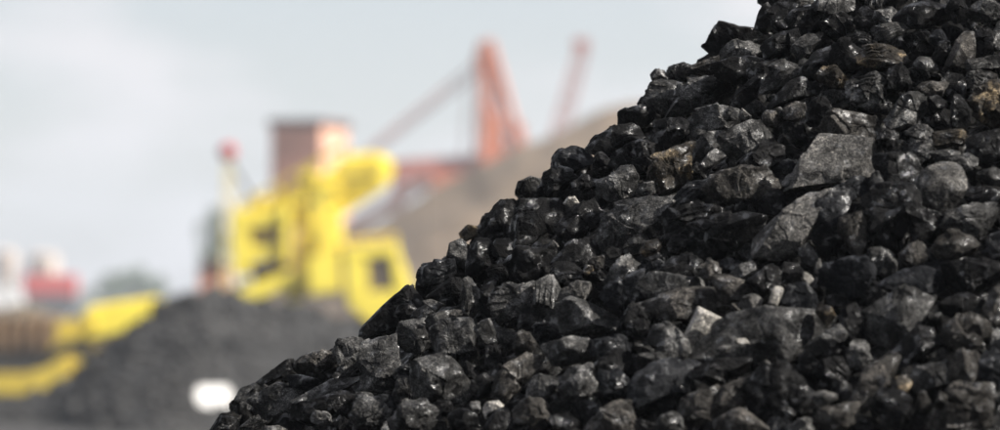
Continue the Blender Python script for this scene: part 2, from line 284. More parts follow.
# ------------------------------------------------------------------ coal lumps
LUMPS = """\
B k 707,45 721,23 730,22 758,32 765,40 745,46 728,48 715,52|smooth skyline lump|smooth black coal lump with a domed end perched high on the skyline
G g 722,45 735,41 765,40 760,52 740,66 725,62
R k 755,26 760,14 771,4 774,12 770,22 763,33 757,32|topmost skyline lump|rounded black coal lump highest on the skyline at the top edge
B k 770,14 780,4 797,6 800,20 790,32 775,30
G b 786,-6 812,-6 813,6 800,10 790,5|pinkish top lump|pinkish brown rough lump cut by the top edge of the picture
R g 651,75 656,69 664,70 668,78 662,84 654,82|small skyline nub|small rounded coal nub jutting out on the left skyline
G k 668,70 676,66 685,63 694,67 694,80 680,82 668,80
S b 690,68 708,60 722,54 735,58 720,66 700,76|brown edged sliver|long sliver of coal with brown edge lying along the skyline
B k 715,72 740,58 758,55 770,62 752,78 735,84 722,82
B k 763,46 778,34 796,30 800,44 785,56 768,58
S g 762,90 772,70 788,62 800,66 796,80 780,92 768,95|splintery grey lump|splintery grey coal lump with fine ribs like a fan
B k 748,76 752,66 766,62 778,62 770,74 756,82
B k 790,20 800,8 815,6 823,18 818,30 804,36 793,32|glossy faceted lump|glossy faceted black coal lump near the top edge
G g 792,52 798,40 812,36 818,44 808,56 798,58
R k 800,72 812,56 826,48 834,56 828,72 814,80 802,80
B g 814,2 822,0 836,-6 852,-6 853,10 840,14 828,14 818,10|flat grey faced lump|black coal lump with one flat grey face at the top edge
R k 896,12 902,4 915,-1 932,2 944,8 956,14 955,22 938,27 915,26 905,22 897,17|large oval top lump|large oval black coal lump with ridged grey upper end below the top edge
S g 873,34 882,28 898,23 908,25 903,34 892,41 878,40
R k 829,56 833,47 845,42 856,44 862,52 861,66 852,74 840,74 831,67|round black ball lump|round smooth black coal lump like a ball at the foot of a striped brown one
S k 842,44 850,36 862,33 872,38 872,43 858,48 848,48
S t 860,50 868,45 888,43 902,45 909,54 906,61 892,66 872,64 864,60|striped brown lump|striped brown and gold lump lying lengthwise beside a round black one
R s 930,38 936,30 943,31 946,40 940,46 933,45
B k 932,60 938,44 948,42 952,54 944,64 934,64
W b 946,68 954,54 962,34 970,30 974,36 968,52 966,66 972,74 960,74 948,71|tall brown shard|tall brown shard standing upright among black lumps near the right edge
R g 914,66 918,57 926,57 932,66 938,70 928,72 917,68
S g 968,66 984,60 1000,56 1012,58 1004,66 985,70 972,70|thin grey ledge|thin curved grey ledge of coal at the right edge
B g 968,14 976,4 990,1 1004,6 1006,14 990,22 974,22|top right corner lump|dark coal lump with a brown crest in the top right corner
R k 946,10 952,0 962,-3 968,8 964,18 954,22
B k 886,82 890,70 900,65 908,72 910,84 898,90 888,88
S g 846,94 850,84 862,76 874,74 884,84 881,100 872,108 858,106 848,100|ribbed grey lump|ribbed dark grey lump right above the gold topped wedge
G t 816,78 826,66 833,68 834,78 848,84 840,88 824,88|glittering flint flake|glittering jagged flake with bright facets under the round black lump
B b 822,130 832,120 842,111 852,112 874,118 880,132 874,146 858,146 840,140 826,136|gold topped wedge|brown wedge shaped lump with a golden glint on its peak
B p 794,186 796,168 804,150 816,139 834,140 856,146 874,152 872,164 848,176 822,184 806,189|large pale slab|large pale grey speckled slab, the lightest big lump on the upper slope
R g 783,180 788,174 798,176 806,184 800,188 788,187
B g 886,120 894,108 906,96 914,93 926,97 928,108 918,118 906,126 894,130|slanting grey lump|slanting long grey lump below a knobbly brown stone
G b 918,88 922,82 934,80 944,82 947,92 936,96 924,94|knobbly brown stone|knobbly brown stone with a pebbly surface on the upper right slope
B k 928,98 938,96 946,102 940,112 930,110
G g 906,132 912,125 924,125 932,132 926,138 912,139
B k 952,124 956,100 962,93 970,96 970,124 962,134 954,132|dark upright slab|dark upright slab in shade beside a sparkling lump at the right edge
G t 968,102 974,92 990,82 1014,80 1018,110 1000,122 988,126 976,112|sparkling edge lump|large sparkling lump with golden glints cut by the right edge
S t 932,142 936,133 950,130 966,131 970,138 966,144 950,146 936,146|golden brown block|small golden brown block glowing between deep black shadows on the right
R g 930,150 940,152 952,151 960,155 954,160 940,160 932,158
G k 877,140 884,132 894,130 898,138 892,148 880,148
B k 876,164 886,154 900,155 915,160 928,170 926,184 910,192 890,188 878,176|blue edged dark lump|broad dark coal lump with a pale blue upper edge left of the pinkish boulder
R p 918,186 926,172 940,166 956,170 966,182 968,196 960,206 946,216 938,212 926,202 920,194|pinkish boulder|pinkish grey five sided boulder, lightest lump near the right edge
B g 950,166 956,158 968,154 978,158 974,168 964,172
R g 978,182 984,172 996,168 1008,174 1004,184 988,186
G g 946,222 952,212 964,206 978,206 990,212 996,222 986,234 972,236 956,232|speckled grey lump|speckled grey rounded lump directly beneath the pinkish boulder
R b 934,248 940,238 952,232 968,234 976,242 972,254 956,258 940,257|brown sunlit lump|brown lump with sunlit top and shaded front, third down below the pinkish boulder
R b 901,254 910,246 922,243 928,250 926,262 914,264 904,260|brown rounded cobble|brown rounded cobble standing alone against deep shadow on the right
B k 866,210 874,196 890,190 906,196 914,206 910,226 900,244 880,250 866,236|glint edged black lump|big black lump in shade with a row of bright glints along its top
B k 910,210 922,206 940,222 944,240 930,248 914,244 908,228
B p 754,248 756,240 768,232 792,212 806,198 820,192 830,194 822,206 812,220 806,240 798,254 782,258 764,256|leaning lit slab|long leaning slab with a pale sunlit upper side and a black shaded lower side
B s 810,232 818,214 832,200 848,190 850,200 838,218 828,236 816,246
R g 870,184 872,174 880,173 886,182 880,192 874,190
G b 840,226 852,210 864,210 866,230 862,252 850,256 842,244
G g 600,242 604,234 618,222 626,214 616,206 618,202 634,199 652,199 668,202 666,210 652,224 636,234 622,244 610,249|club shaped grey lump|club shaped grey lump with crusty sunlit face in the middle of the slope
R t 641,250 648,242 656,240 661,248 658,254 648,256|small tan knob|small tan knob of stone under the right end of the club shaped lump
G k 668,246 674,238 684,234 688,242 684,252 674,254
G b 708,196 716,186 730,172 750,166 768,172 776,184 768,192 750,197 732,202 716,202|crusty brown black lump|long crusty brown black lump left of the large pale slab
S k 664,214 672,206 700,203 724,210 720,220 696,232 672,238 664,228
B k 690,240 706,222 740,214 760,220 756,240 736,254 708,258 692,252|broad shadowed lump|broad black lump lost in shadow left of the leaning slab
G g 598,196 602,180 616,174 634,174 636,186 628,196 612,200|jagged saw edged lump|jagged grey lump with a saw edged lower rim
G t 652,174 660,162 674,154 688,152 692,164 690,180 680,188 664,190 654,184|gold flecked black lump|glittering black lump with a bright gold patch on its front
G g 668,108 672,92 690,80 704,76 722,78 736,90 730,104 716,106 700,104 684,112 672,114|big skyline boulder|big dark grey rough boulder just inside the skyline, larger than its neighbours
R g 646,94 652,86 668,81 682,82 684,96 676,112 662,116 648,102
R k 620,128 622,112 634,106 648,108 654,118 650,126 638,128|squat skyline lump|squat black lump with a blunt left end on the skyline in front of brown heap
B k 590,150 598,138 612,132 636,126 650,130 640,142 624,150 606,156
R s 552,176 566,154 578,148 590,152 592,164 578,172 562,180|bluish skyline lump|smooth bluish black lump on the skyline with crane behind
B k 612,164 622,150 644,142 660,148 664,162 648,172 628,170
G k 594,172 598,158 606,154 612,162 614,172 602,176
R g 615,176 620,166 630,165 638,172 634,180 622,182
G k 650,136 660,122 680,118 690,128 682,144 664,146
B g 690,120 700,110 720,107 736,112 738,122 728,130 712,132 694,128
S g 694,150 700,142 712,134 722,132 728,140 718,146 714,152 702,160 696,158|hooked grey lump|hooked grey lump curling round a black hollow
R g 692,134 698,129 705,131 705,138 698,140
W g 700,166 708,156 714,150 718,156 724,162 714,168 704,170
G g 720,154 734,138 750,126 762,122 772,128 778,136 772,142 756,146 740,156 726,160|lump with lit snout|long black lump with a speckled sunlit snout pointing right
B g 724,112 732,108 738,112 736,120 728,121
W p 738,116 742,108 748,112 752,116 744,121|pale wedge chip|small pale wedge shaped chip set in black shadow above the lit snout
R b 763,118 768,111 776,112 779,120 776,126 768,126|round brown pebble|small round brown pebble above the lump with lit snout
B b 784,118 786,108 796,103 804,104 805,114 798,121 788,122|reddish cube|small reddish grey cube like block above the large pale slab
G k 806,120 812,104 824,98 832,108 830,120 820,126 810,126
S k 742,160 752,150 762,144 782,146 786,158 778,170 760,176 744,172
G s 778,168 784,160 796,160 797,170 788,174
B k 734,104 738,92 752,80 764,76 768,84 756,98 744,106
B k 770,104 780,94 800,86 816,78 818,88 804,98 790,104 776,108|black roof slab|black slab with a thin bright upper edge slanting like a roof
W t 460,232 466,226 478,226 482,230 474,236 464,241|tan skyline flake|thin tan flake sticking out at the left skyline
R g 447,256 450,246 460,240 466,244 466,258 456,264 448,262
B k 480,224 486,212 496,202 508,203 520,206 516,216 504,224 498,236 488,246 480,240|dark shouldered lump|tall skyline lump with smooth dark left side and crusty lit top
B k 512,236 518,216 528,202 540,200 558,204 560,212 558,222 548,226 540,240 532,246 518,246|gold ridged lump|block of coal with a vertical ridge of gold glints facing front
R g 517,198 522,184 532,178 542,179 544,190 538,200 524,202|grey skyline dome|small grey dome of coal on the skyline behind the gold ridged block
G k 541,186 548,176 558,170 572,168 574,180 566,192 556,200 544,200
W w 563,204 568,197 575,196 580,204 574,210 567,209|bright quartz chip|small bright white angular chip near the left skyline
S k 558,226 570,212 584,206 594,200 602,208 600,220 588,232 572,240 560,238|pale veined lump|black lump crossed by one thin ridge beside the bright white chip
W p 546,248 552,240 558,240 559,246 552,250|tiny bright shard|tiny bright shard below the gold ridged block
R k 466,270 468,250 476,240 490,242 496,256 492,272 480,280 468,278
R k 505,272 512,258 526,248 540,246 552,250 550,266 540,278 522,284 508,282|smooth black dome|smooth black dome shaped lump in shade under the gold ridged block
B s 418,286 419,272 424,264 436,261 450,261 456,268 454,276 440,280 430,286|flat topped skyline block|flat topped smooth block on the skyline just right of yellow cab
B k 430,296 436,286 448,280 464,282 466,292 456,302 440,304
B k 356,338 366,326 382,314 396,300 410,290 418,292 412,304 400,314 392,326 376,334 362,342|skyline ramp slab|long black slab sloping down the skyline under yellow cab
R k 396,312 400,306 410,304 416,310 412,318 402,320
R k 412,318 418,304 430,304 436,314 430,322 418,324
W p 422,300 432,299 444,304 442,310 436,313 430,306|light wedge face|small light grey wedge catching the sun beneath the flat topped block
B g 426,324 434,316 448,311 456,312 450,320 440,328 430,328
W b 450,320 456,310 464,312 470,318 462,323
S g 460,296 464,284 472,280 480,288 482,300 476,312 470,316 462,308|striated grey lump|upright grey lump with strong parallel grooves near the left skyline
B k 480,312 482,290 490,284 496,294 494,310 488,318
S g 490,300 498,288 512,286 532,284 534,294 528,304 522,312 510,320 498,322 492,312|flaky layered lump|flaky layered dark grey lump with bark like surface
S g 532,300 538,284 552,278 560,290 556,312 546,322 534,314
B g 476,330 480,322 490,321 498,340 496,346 486,345|little brick block|little brick shaped grey block standing on end right of the cracked block
B g 432,340 434,328 444,322 456,322 472,320 475,340 477,360 476,366 462,362 444,352 434,350|cracked square block|large square grey block with dark cracks and a flat sunlit front
G g 397,342 402,326 412,320 422,322 432,334 434,348 424,354 408,352
R g 410,378 412,366 422,359 436,357 450,362 462,372 470,384 466,396 456,402 440,400 424,396 414,388|large egg shaped lump|large egg shaped lump with wrinkled grey skin at lower left
G g 360,366 366,346 372,342 396,338 399,352 398,370 392,380 392,396 382,398 374,390 364,384|upright crackled block|upright crackled grey block with tapering foot at lower left
B g 334,352 338,342 348,338 360,340 362,352 356,366 346,372 338,362
G b 300,362 304,352 314,352 330,354 338,360 336,368 322,372 308,372|brown crested lump|black lump with brown crest on the lower left skyline
B k 256,382 268,374 284,362 294,360 298,366 292,374 276,382 262,386|thin skyline slab|thin dark slab with a pale tip on the lower left skyline
R s 288,384 290,377 300,375 312,380 318,386 308,390 296,390
R g 232,414 236,404 244,388 256,384 268,386 274,394 268,404 254,410 240,418|leftmost big lump|dark rough lump, leftmost large one of the heap, nearest the white board
G g 252,412 262,404 272,390 284,384 296,388 300,396 290,408 274,414 258,416
S g 296,400 312,390 330,380 346,376 360,378 363,386 352,392 334,392 316,402 300,406|long ledge slab|long flat ledge slab with grey lit top at lower left
B k 292,418 304,404 330,394 352,394 356,400 344,410 326,420 306,424
B g 311,418 316,411 326,412 330,420 324,426 316,424
B s 278,426 284,416 296,414 304,420 302,430 288,434 280,432
G g 350,420 352,406 360,400 376,398 382,412 384,432 368,440 352,436|crackled bottom lump|crackled brownish grey lump at the bottom edge beneath the upright block
R g 356,400 362,392 372,392 374,398 364,402
R k 211,430 216,418 224,416 236,420 238,434 222,438|lowest left lump|small black lump at the very foot of the skyline by the bottom edge
R p 262,432 268,426 280,425 288,430 282,438 268,438
G g 394,424 402,410 412,402 426,402 436,412 440,428 430,438 406,440 396,434|pitted round lump|pitted round lump at the bottom edge under the egg shaped one
W w 482,410 486,402 498,400 504,406 496,412 486,420|cream fan chip|small cream fan shaped stone chip near the bottom edge
R g 468,408 472,402 480,402 480,412 472,414
R k 471,388 476,378 486,374 494,380 496,392 488,398 476,398
B b 494,394 498,378 508,366 522,356 536,354 540,362 528,374 518,392 506,400|tan backed lump|long slanting lump with tan sunlit back and dark underside near bottom
G b 513,414 516,402 528,398 540,400 550,406 548,416 538,424 524,424|star glint lump|brown rounded lump with white star like glints near the bottom edge
R g 528,396 530,380 542,376 556,378 562,384 556,394 544,400
R k 448,424 450,414 460,410 474,414 480,428 470,436 452,434
B k 486,428 492,414 504,408 514,416 514,432 496,436
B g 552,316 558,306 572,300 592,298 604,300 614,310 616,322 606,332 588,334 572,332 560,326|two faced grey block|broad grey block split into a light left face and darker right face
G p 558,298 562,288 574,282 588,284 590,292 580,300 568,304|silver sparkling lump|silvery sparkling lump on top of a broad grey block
W t 583,271 586,265 592,265 593,271 587,275|orange chip|tiny orange brown chip in the middle of the slope
B b 588,264 594,258 604,256 604,264 598,270 592,270
B g 606,286 614,272 624,262 634,258 642,262 636,272 622,284 612,290
W p 624,268 627,260 633,260 633,268 628,271|ivory chip|tiny ivory chip right of the orange chip
G s 602,298 610,286 624,282 632,290 631,304 624,310 614,304
B s 620,292 626,278 642,274 650,282 648,298 634,304
R g 640,282 648,272 660,274 672,278 700,282 702,288 690,292 668,294 648,298
G b 650,306 656,296 674,290 696,290 714,294 728,302 732,310 720,314 700,312 680,318 662,316|brown dappled lump|long brown dappled lump with glints on its right end in mid slope
W w 686,334 690,318 698,310 712,314 722,322 712,334 700,344 690,344|palest triangular stone|pale whitish triangular stone, the palest lump near the middle of the slope
G k 618,332 624,318 634,306 648,304 652,316 650,332 636,340 624,340
R g 650,340 656,328 668,324 680,330 688,344 684,360 672,362 656,352
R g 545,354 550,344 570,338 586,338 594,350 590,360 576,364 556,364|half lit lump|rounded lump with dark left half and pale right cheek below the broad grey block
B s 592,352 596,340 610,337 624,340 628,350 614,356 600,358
R b 514,350 520,334 530,332 536,344 530,354 518,356
R g 560,384 566,370 582,366 598,367 600,382 594,394 578,400 564,396
B k 594,366 606,354 628,350 630,362 618,374 604,380
G s 600,388 606,374 620,370 628,380 624,394 608,396
R s 626,412 630,388 640,370 656,362 672,362 686,368 696,376 684,384 664,394 646,404 634,412|smooth slate wedge|large smooth slate grey wedge, softly blurred, above deep black shadow near bottom
R g 638,362 642,354 656,352 666,353 662,360 650,364 642,368
W p 674,350 678,340 688,338 692,350 686,362 678,362
G b 586,428 596,416 610,408 626,406 632,416 634,436 610,442 590,440|brown bottom lump|brownish grey lump cut by the bottom edge left of centre shadow
G b 682,412 684,398 700,394 714,390 722,402 720,418 704,424 688,424
B b 718,400 724,388 736,380 752,376 758,386 752,402 740,408 726,412|brown bent lump|brown grey bent lump near bottom edge under the largest boulder
R g 656,428 664,418 676,412 682,422 682,436 664,438
R b 718,424 728,414 742,410 756,416 766,428 750,438 726,438
R g 700,370 708,364 714,368 710,374 702,376
R t 760,366 766,360 770,364 768,372 762,374
R g 694,356 702,336 716,322 736,314 756,310 790,312 804,316 820,330 828,340 820,348 790,358 770,360 740,358 716,362|largest boulder|largest lump, a broad dark grey whale backed boulder, out of focus at lower centre right
B k 694,376 700,364 720,358 744,360 752,366 744,376 720,382 702,382
R p 716,350 722,345 732,346 730,352 720,354
W w 734,342 738,338 746,338 750,344 742,346|pink white chip|tiny pinkish white chip resting against the largest boulder
G k 752,388 758,376 770,366 786,368 800,380 810,396 806,412 792,422 772,424 756,412|black glinting lump|large black rounded lump with white glints below the largest boulder
W t 816,312 820,305 830,308 834,316 826,326 820,322|tan upright chip|tan upright chip on the right shoulder of the largest boulder
B g 806,346 820,336 838,326 844,330 836,342 822,352 810,356
R p 811,400 814,392 824,390 836,394 838,402 830,406 816,405|pale oval pebble|pale oval pebble near the bottom edge right of the black glinting lump
G b 816,424 822,414 836,408 850,404 858,412 850,420 836,430 820,434
B g 864,314 872,306 888,298 900,292 918,292 932,298 928,310 920,326 912,340 904,352 892,346 880,344 872,326|big lit tooth|big blurred grey lump tapering downwards like a tooth on the right
B s 882,284 894,272 912,268 930,274 942,284 940,294 924,294 904,290 890,290|slate cap|slate blue slab in shade capping the tooth shaped lump
B b 855,400 862,380 874,356 884,358 898,368 896,378 886,388 878,398 868,408 858,408|leaning plank block|leaning plank shaped grey brown block near the bottom right
R t 890,386 896,378 906,376 912,382 906,392 898,394|orange brown pebble|orange brown pebble beside the leaning plank shaped block
B g 908,380 916,370 932,364 946,362 952,372 944,386 928,390 914,388
G b 944,344 948,326 958,318 976,316 990,322 994,334 990,344 970,348 954,350|ring rimmed lump|lump with a pale rim around a dark middle near the right edge
R b 946,378 948,358 960,350 976,350 982,364 976,384 960,388
G b 936,420 942,400 956,388 976,384 992,386 996,400 988,424 970,436 946,436|bottom right boulder|big brownish grey blurred boulder in the bottom right corner
G k 878,410 884,392 896,388 908,396 912,412 902,426 886,426|black lump with bead glint|black round lump with one bright bead of light near the bottom right
R b 916,404 920,392 928,392 932,404 924,414
B s 978,372 982,356 996,350 1006,360 1004,384 990,388
B k 898,350 906,338 920,328 936,330 942,346 930,360 912,362
R b 984,312 990,296 1002,288 1016,292 1014,318 996,326|right edge cobble|brown grey cobble cut by the right edge above the bottom corner
R b 714,294 722,282 734,277 746,280 756,290 754,298 744,302 728,302|brown round cobble|brown round cobble directly above a small pinkish one in mid slope
R p 738,306 744,298 756,294 763,300 760,308 748,312|pinkish cobble|small pinkish pale cobble just above the largest boulder
W w 768,304 772,290 778,284 784,286 780,298 776,306|pale pillar chip|pale narrow upright chip against black shadow above the largest boulder
B k 748,282 756,270 770,266 780,274 776,288 762,294
B s 780,300 788,286 802,284 812,292 816,304 804,312 788,310
W w 802,280 804,272 810,273 814,280 808,286|white shadow chip|tiny white chip alone in the shadow below the leaning slab
W p 814,272 816,262 821,258 822,266 818,275
B s 824,284 830,264 846,256 862,258 872,272 866,288 846,296 830,294
G b 700,276 704,264 714,260 720,268 716,278 706,280
B g 730,276 740,266 752,262 756,270 744,278
B k 664,270 672,256 690,254 700,262 698,276 680,280
B k 838,330 842,312 856,304 866,316 862,336 848,342
B k 938,312 946,298 966,294 982,302 978,314 956,318
B k 944,280 950,264 974,258 996,264 998,282 976,292 954,290
B s 984,252 990,236 1006,232 1016,244 1010,260 994,262
B k 968,200 974,188 990,186 1006,192 1006,208 990,214 974,210
B k 968,158 972,136 990,128 1010,132 1012,156 992,166
B s 830,196 838,186 856,178 872,178 872,190 858,198 842,202
B k 556,262 566,246 584,240 598,244 600,256 586,266 568,270
S k 548,284 556,268 572,264 582,274 578,286 562,292
R g 636,192 644,184 654,182 656,192 646,198
G k 570,196 576,182 590,176 600,184 598,196 584,200
S s 676,196 690,184 708,180 716,188 704,198 686,204
"""
def hull2(pts):
    pts = sorted(set(pts)); lo = []; up = []
    def cr(o, a, b): return (a[0] - o[0]) * (b[1] - o[1]) - (a[1] - o[1]) * (b[0] - o[0])
    for p in pts:
        while len(lo) > 1 and cr(lo[-2], lo[-1], p) <= 0: lo.pop()
        lo.append(p)
    for p in reversed(pts):
        while len(up) > 1 and cr(up[-2], up[-1], p) <= 0: up.pop()
        up.append(p)
    return lo[:-1] + up[:-1]
KEXP = {'B': 70, 'R': 36, 'S': 60, 'G': 50, 'W': 90}
AMP1 = {'B': 0.012, 'R': 0.02, 'S': 0.014, 'G': 0.020, 'W': 0.008}
AMP2 = {'B': 0.005, 'R': 0.005, 'S': 0.006, 'G': 0.010, 'W': 0.003}
def shape(dirs, hull, hz, style, rng, sub, chip=1.0):
    """hull: (n,2) counter-clockwise outline in metres round (0,0); returns points in the lump's own frame"""
    h = np.array(hull); n = len(h)
    pl = []
    for i in range(n):
        e = h[(i + 1) % n] - h[i]; ln = np.hypot(*e)
        if ln < 1e-6: continue
        nn = np.array([e[1], -e[0]]) / ln; d2 = max(nn @ h[i], 1e-3)
        for t in (rng.uniform(0.05, 0.6), -rng.uniform(0.1, 0.5)):
            s = math.sqrt(1 + t * t); pl.append((np.array([nn[0], nn[1], t]) / s, d2 / s))
    if style != 'R':
        for _ in range(rng.integers(1, 3)):
            v = np.array([rng.normal(0, 0.38), rng.normal(0.28, 0.38), 1.0]); pl.append((v / np.linalg.norm(v), hz * rng.uniform(0.62, 0.9)))
    else:
        for _ in range(5):
            v = np.array([rng.normal(0, 0.6), rng.normal(0.15, 0.6), 1.0]); pl.append((v / np.linalg.norm(v), hz * rng.uniform(0.8, 1.0)))
    pl.append((np.array([0, 0, -1.0]), hz)); pl.append((np.array([0, 0, 1.0]), hz))
    def radius(u, k):
        N = np.array([p[0] for p in pl]); D = np.array([p[1] for p in pl])
        q = np.maximum(u @ N.T, 1e-4) / D
        mx = q.max(axis=1)
        return 1.0 / (mx * ((q / mx[:, None]) ** k).sum(axis=1) ** (1.0 / k))
    nch = {'B': 3, 'R': 5, 'S': 3, 'G': 7, 'W': 1}[style]
    for _ in range(nch):
        v = rng.normal(0, 1, 3); v[2] = abs(v[2]) * 0.9 + 0.25; v /= np.linalg.norm(v)
        r0 = radius(v[None, :], 200)[0]; pl.append((v, r0 * rng.uniform(0.80, 0.95)))
    ext = np.abs(h).max(axis=0); C = np.cov(h.T); w, V = np.linalg.eigh(C); w = np.sqrt(np.maximum(w, 1e-9)); w = w / w.max()
    u = dirs.copy(); xy = u[:, :2] @ V * w @ V.T; u = np.concatenate([xy, u[:, 2:] * max(w.min(), 0.6)], 1)
    u /= np.linalg.norm(u, axis=1)[:, None]
    p = u * radius(u, KEXP[style])[:, None]
    for ax in (0, 1):                               # keep the traced extent
        lo, hi = h[:, ax].min(), h[:, ax].max(); a, b = p[:, ax].min(), p[:, ax].max()
        p[:, ax] = lo + (p[:, ax] - a) * (hi - lo) / (b - a)
    size = math.sqrt((h[:, 0].max() - h[:, 0].min()) * (h[:, 1].max() - h[:, 1].min()))
    q = p / size; sd_ = int(rng.integers(0, 1 << 20)); off = rng.uniform(-50, 50, 3)
    disp = AMP1[style] * fbm(q * 2.6 + off, sd_, 3) + AMP2[style] * fbm(q * 10.0 + off, sd_ + 9, 3, 0.6)
    # bedding steps
    if style in 'SGB':
        ax = rng.normal(0, 1, 3); ax /= np.linalg.norm(ax)
        if style == 'S': ax = np.array([-V[1, -1] if False else V[0, 0], V[1, 0], 0.35]); ax /= np.linalg.norm(ax)
        fr = rng.uniform(6, 9) if style == 'S' else rng.uniform(2.5, 5)
        s = q @ ax * fr + 0.7 * fbm(q * 2.2 + off, sd_ + 31, 2)
        fc = s - np.floor(s); stp = np.clip((fc - 0.1) / 0.8, 0, 1)
        disp += {'S': 0.050, 'G': 0.022, 'B': 0.026}[style] * (stp - 0.5) * (0.6 + 0.6 * vnoise(q * 3 + off, sd_ + 5))
    # conchoidal fracture: every vertex belongs to a small tilted plate
    npl = {'B': 11, 'R': 12, 'S': 14, 'G': 24, 'W': 5}[style]
    seeds = q[rng.integers(0, len(q), npl)]
    cell = ((q[:, None, :] - seeds[None, :, :]) ** 2 * np.array([1, 1, 1])).sum(2).argmin(1)
    tilt = rng.normal(0, {'B': .15, 'R': .10, 'S': .15, 'G': .22, 'W': .06}[style], (npl, 3)); lift = rng.normal(0, {'B': .012, 'R': .005, 'S': .014, 'G': .022, 'W': .004}[style], npl)
    disp += chip * (tilt[cell] * (q - seeds[cell])).sum(1) + chip * lift[cell]
    g = np.abs(vnoise(q * 2.3 + off, sd_ + 77)); disp -= (0.3 if chip < 0.45 else 1.0) * {'B': .04, 'G': .03, 'S': .03, 'R': .012, 'W': 0}[style] * np.clip(1 - g * 16, 0, 1)
    p = p + u * (disp * size)[:, None]
    return p
CAMROT = Matrix((R_, U_, -FW)).transposed().to_4x4()
def lump_height(hz): return 0.080 - 0.30 * hz        # height of a lump's middle above the core slope
def make_lump(poly, style, tone, seed, front=0.0):
    rng = np.random.default_rng(seed)
    hp = hull2([(x, -y) for x, y in poly])
    def parea(h): return 0.5 * abs(sum(h[i][0] * h[(i + 1) % len(h)][1] - h[(i + 1) % len(h)][0] * h[i][1] for i in range(len(h))))
    area0 = parea(hp)
    keep = {'B': 5, 'S': 5, 'G': 6, 'R': 6, 'W': 4}[style] + int(rng.integers(0, 2))
    while len(hp) > keep:                     # drop the least telling corner of the traced outline: coal breaks into few-sided blocks
        n_ = len(hp); ar = [abs((hp[i][0] - hp[i - 1][0]) * (hp[(i + 1) % n_][1] - hp[i - 1][1]) - (hp[(i + 1) % n_][0] - hp[i - 1][0]) * (hp[i][1] - hp[i - 1][1])) for i in range(n_)]
        hp.pop(ar.index(min(ar)))
    cx = sum(p[0] for p in hp) / len(hp); cy_ = -sum(p[1] for p in hp) / len(hp)
    hit, ok = cone_hit(cx, cy_, APEX)
    wpx = max(p[0] for p in hp) - min(p[0] for p in hp); hpx = max(p[1] for p in hp) - min(p[1] for p in hp)
    dist = (hit - CAM).dot(FW); mpp = dist / F
    # narrow dimension of the outline drives the thickness
    area = 0.5 * abs(sum(hp[i][0] * hp[(i + 1) % len(hp)][1] - hp[(i + 1) % len(hp)][0] * hp[i][1] for i in range(len(hp))))
    narrow = area / max(wpx, hpx)
    hz = narrow * mpp * 0.5 * rng.uniform(1.0, 1.3)
    d = ray(cx, cy_)
    loc = cone_hit(cx, cy_, CORE_APEX + (lump_height(hz) + front) * math.sqrt(1 + SLOPE ** 2))[0]
    mpp = (loc - CAM).dot(FW) / F
    big = math.sqrt(wpx * hpx)
    sub = 6 if big > 56 else (5 if big > 22 else 4)
    dirs, faces = ICO[sub]
    grow = 1.0 if (tone in 'wp' and big < 26) else 1.13 * min(1.2, math.sqrt(area0 / area))
    hull = [((x - cx) * mpp * grow, (y + cy_) * mpp * grow) for x, y in hp]
    p = shape(dirs, hull, hz, style, rng, sub, (0.4 if tone in 'pw' else 1.0) * min(1.0, 1.5 * narrow / max(wpx, hpx)))
    o = np_mesh('coal_lump', p, faces, TONES[tone][0], None, 17 if style in 'BWSG' else 26)
    o.matrix_world = Matrix.Translation(loc) @ CAMROT
    return o, cx, cy_, big, wpx, hpx

rows = []
for i, line in enumerate(LUMPS.strip().split('\n')):
    f = line.split('|'); st, tn, pts = f[0].split(' ', 2)
    poly = [tuple(float(c) for c in q.split(',')) for q in pts.split()]
    rows.append(dict(style=st, tone=tn, poly=poly, short=f[1] if len(f) > 1 else None, label=f[2] if len(f) > 2 else None, seed=1000 + i))

# remaining gaps between the traced lumps are filled with further single lumps, largest gaps first
OUT = [(205, 432), (232, 402), (256, 382), (300, 354), (335, 342), (360, 330), (396, 300), (418, 276), (447, 246), (480, 222), (490, 206), (517, 192), (545, 174),
       (575, 152), (600, 138), (620, 114), (646, 90), (652, 78), (690, 68), (708, 50), (722, 28), (755, 32), (772, 4), (774, -8)]
def outline_y(x): return np.interp(x, [p[0] for p in OUT], [p[1] for p in OUT])
gx, gy = np.meshgrid(np.arange(208, 1004, 2.0), np.arange(-2, 434, 2.0)); P = np.stack([gx.ravel(), gy.ravel()], 1)
inside = (P[:, 1] > outline_y(P[:, 0])) | (P[:, 0] > 776)
P = P[inside]; cov = np.zeros(len(P), bool)
for r in rows:
    hp = np.array(hull2(r['poly'])); c = hp.mean(0); m = np.ones(len(P), bool)
    for i in range(len(hp)):
        a, b = hp[i], hp[(i + 1) % len(hp)]; e = b - a
        m &= (e[0] * (P[:, 1] - a[1]) - e[1] * (P[:, 0] - a[0])) >= 0
    cov |= m
rngA = np.random.default_rng(5); NAUTO = 300 - len(rows)
edge_pts = np.array([[x, outline_y(x) - 2] for x in np.arange(205, 775, 4.0)])
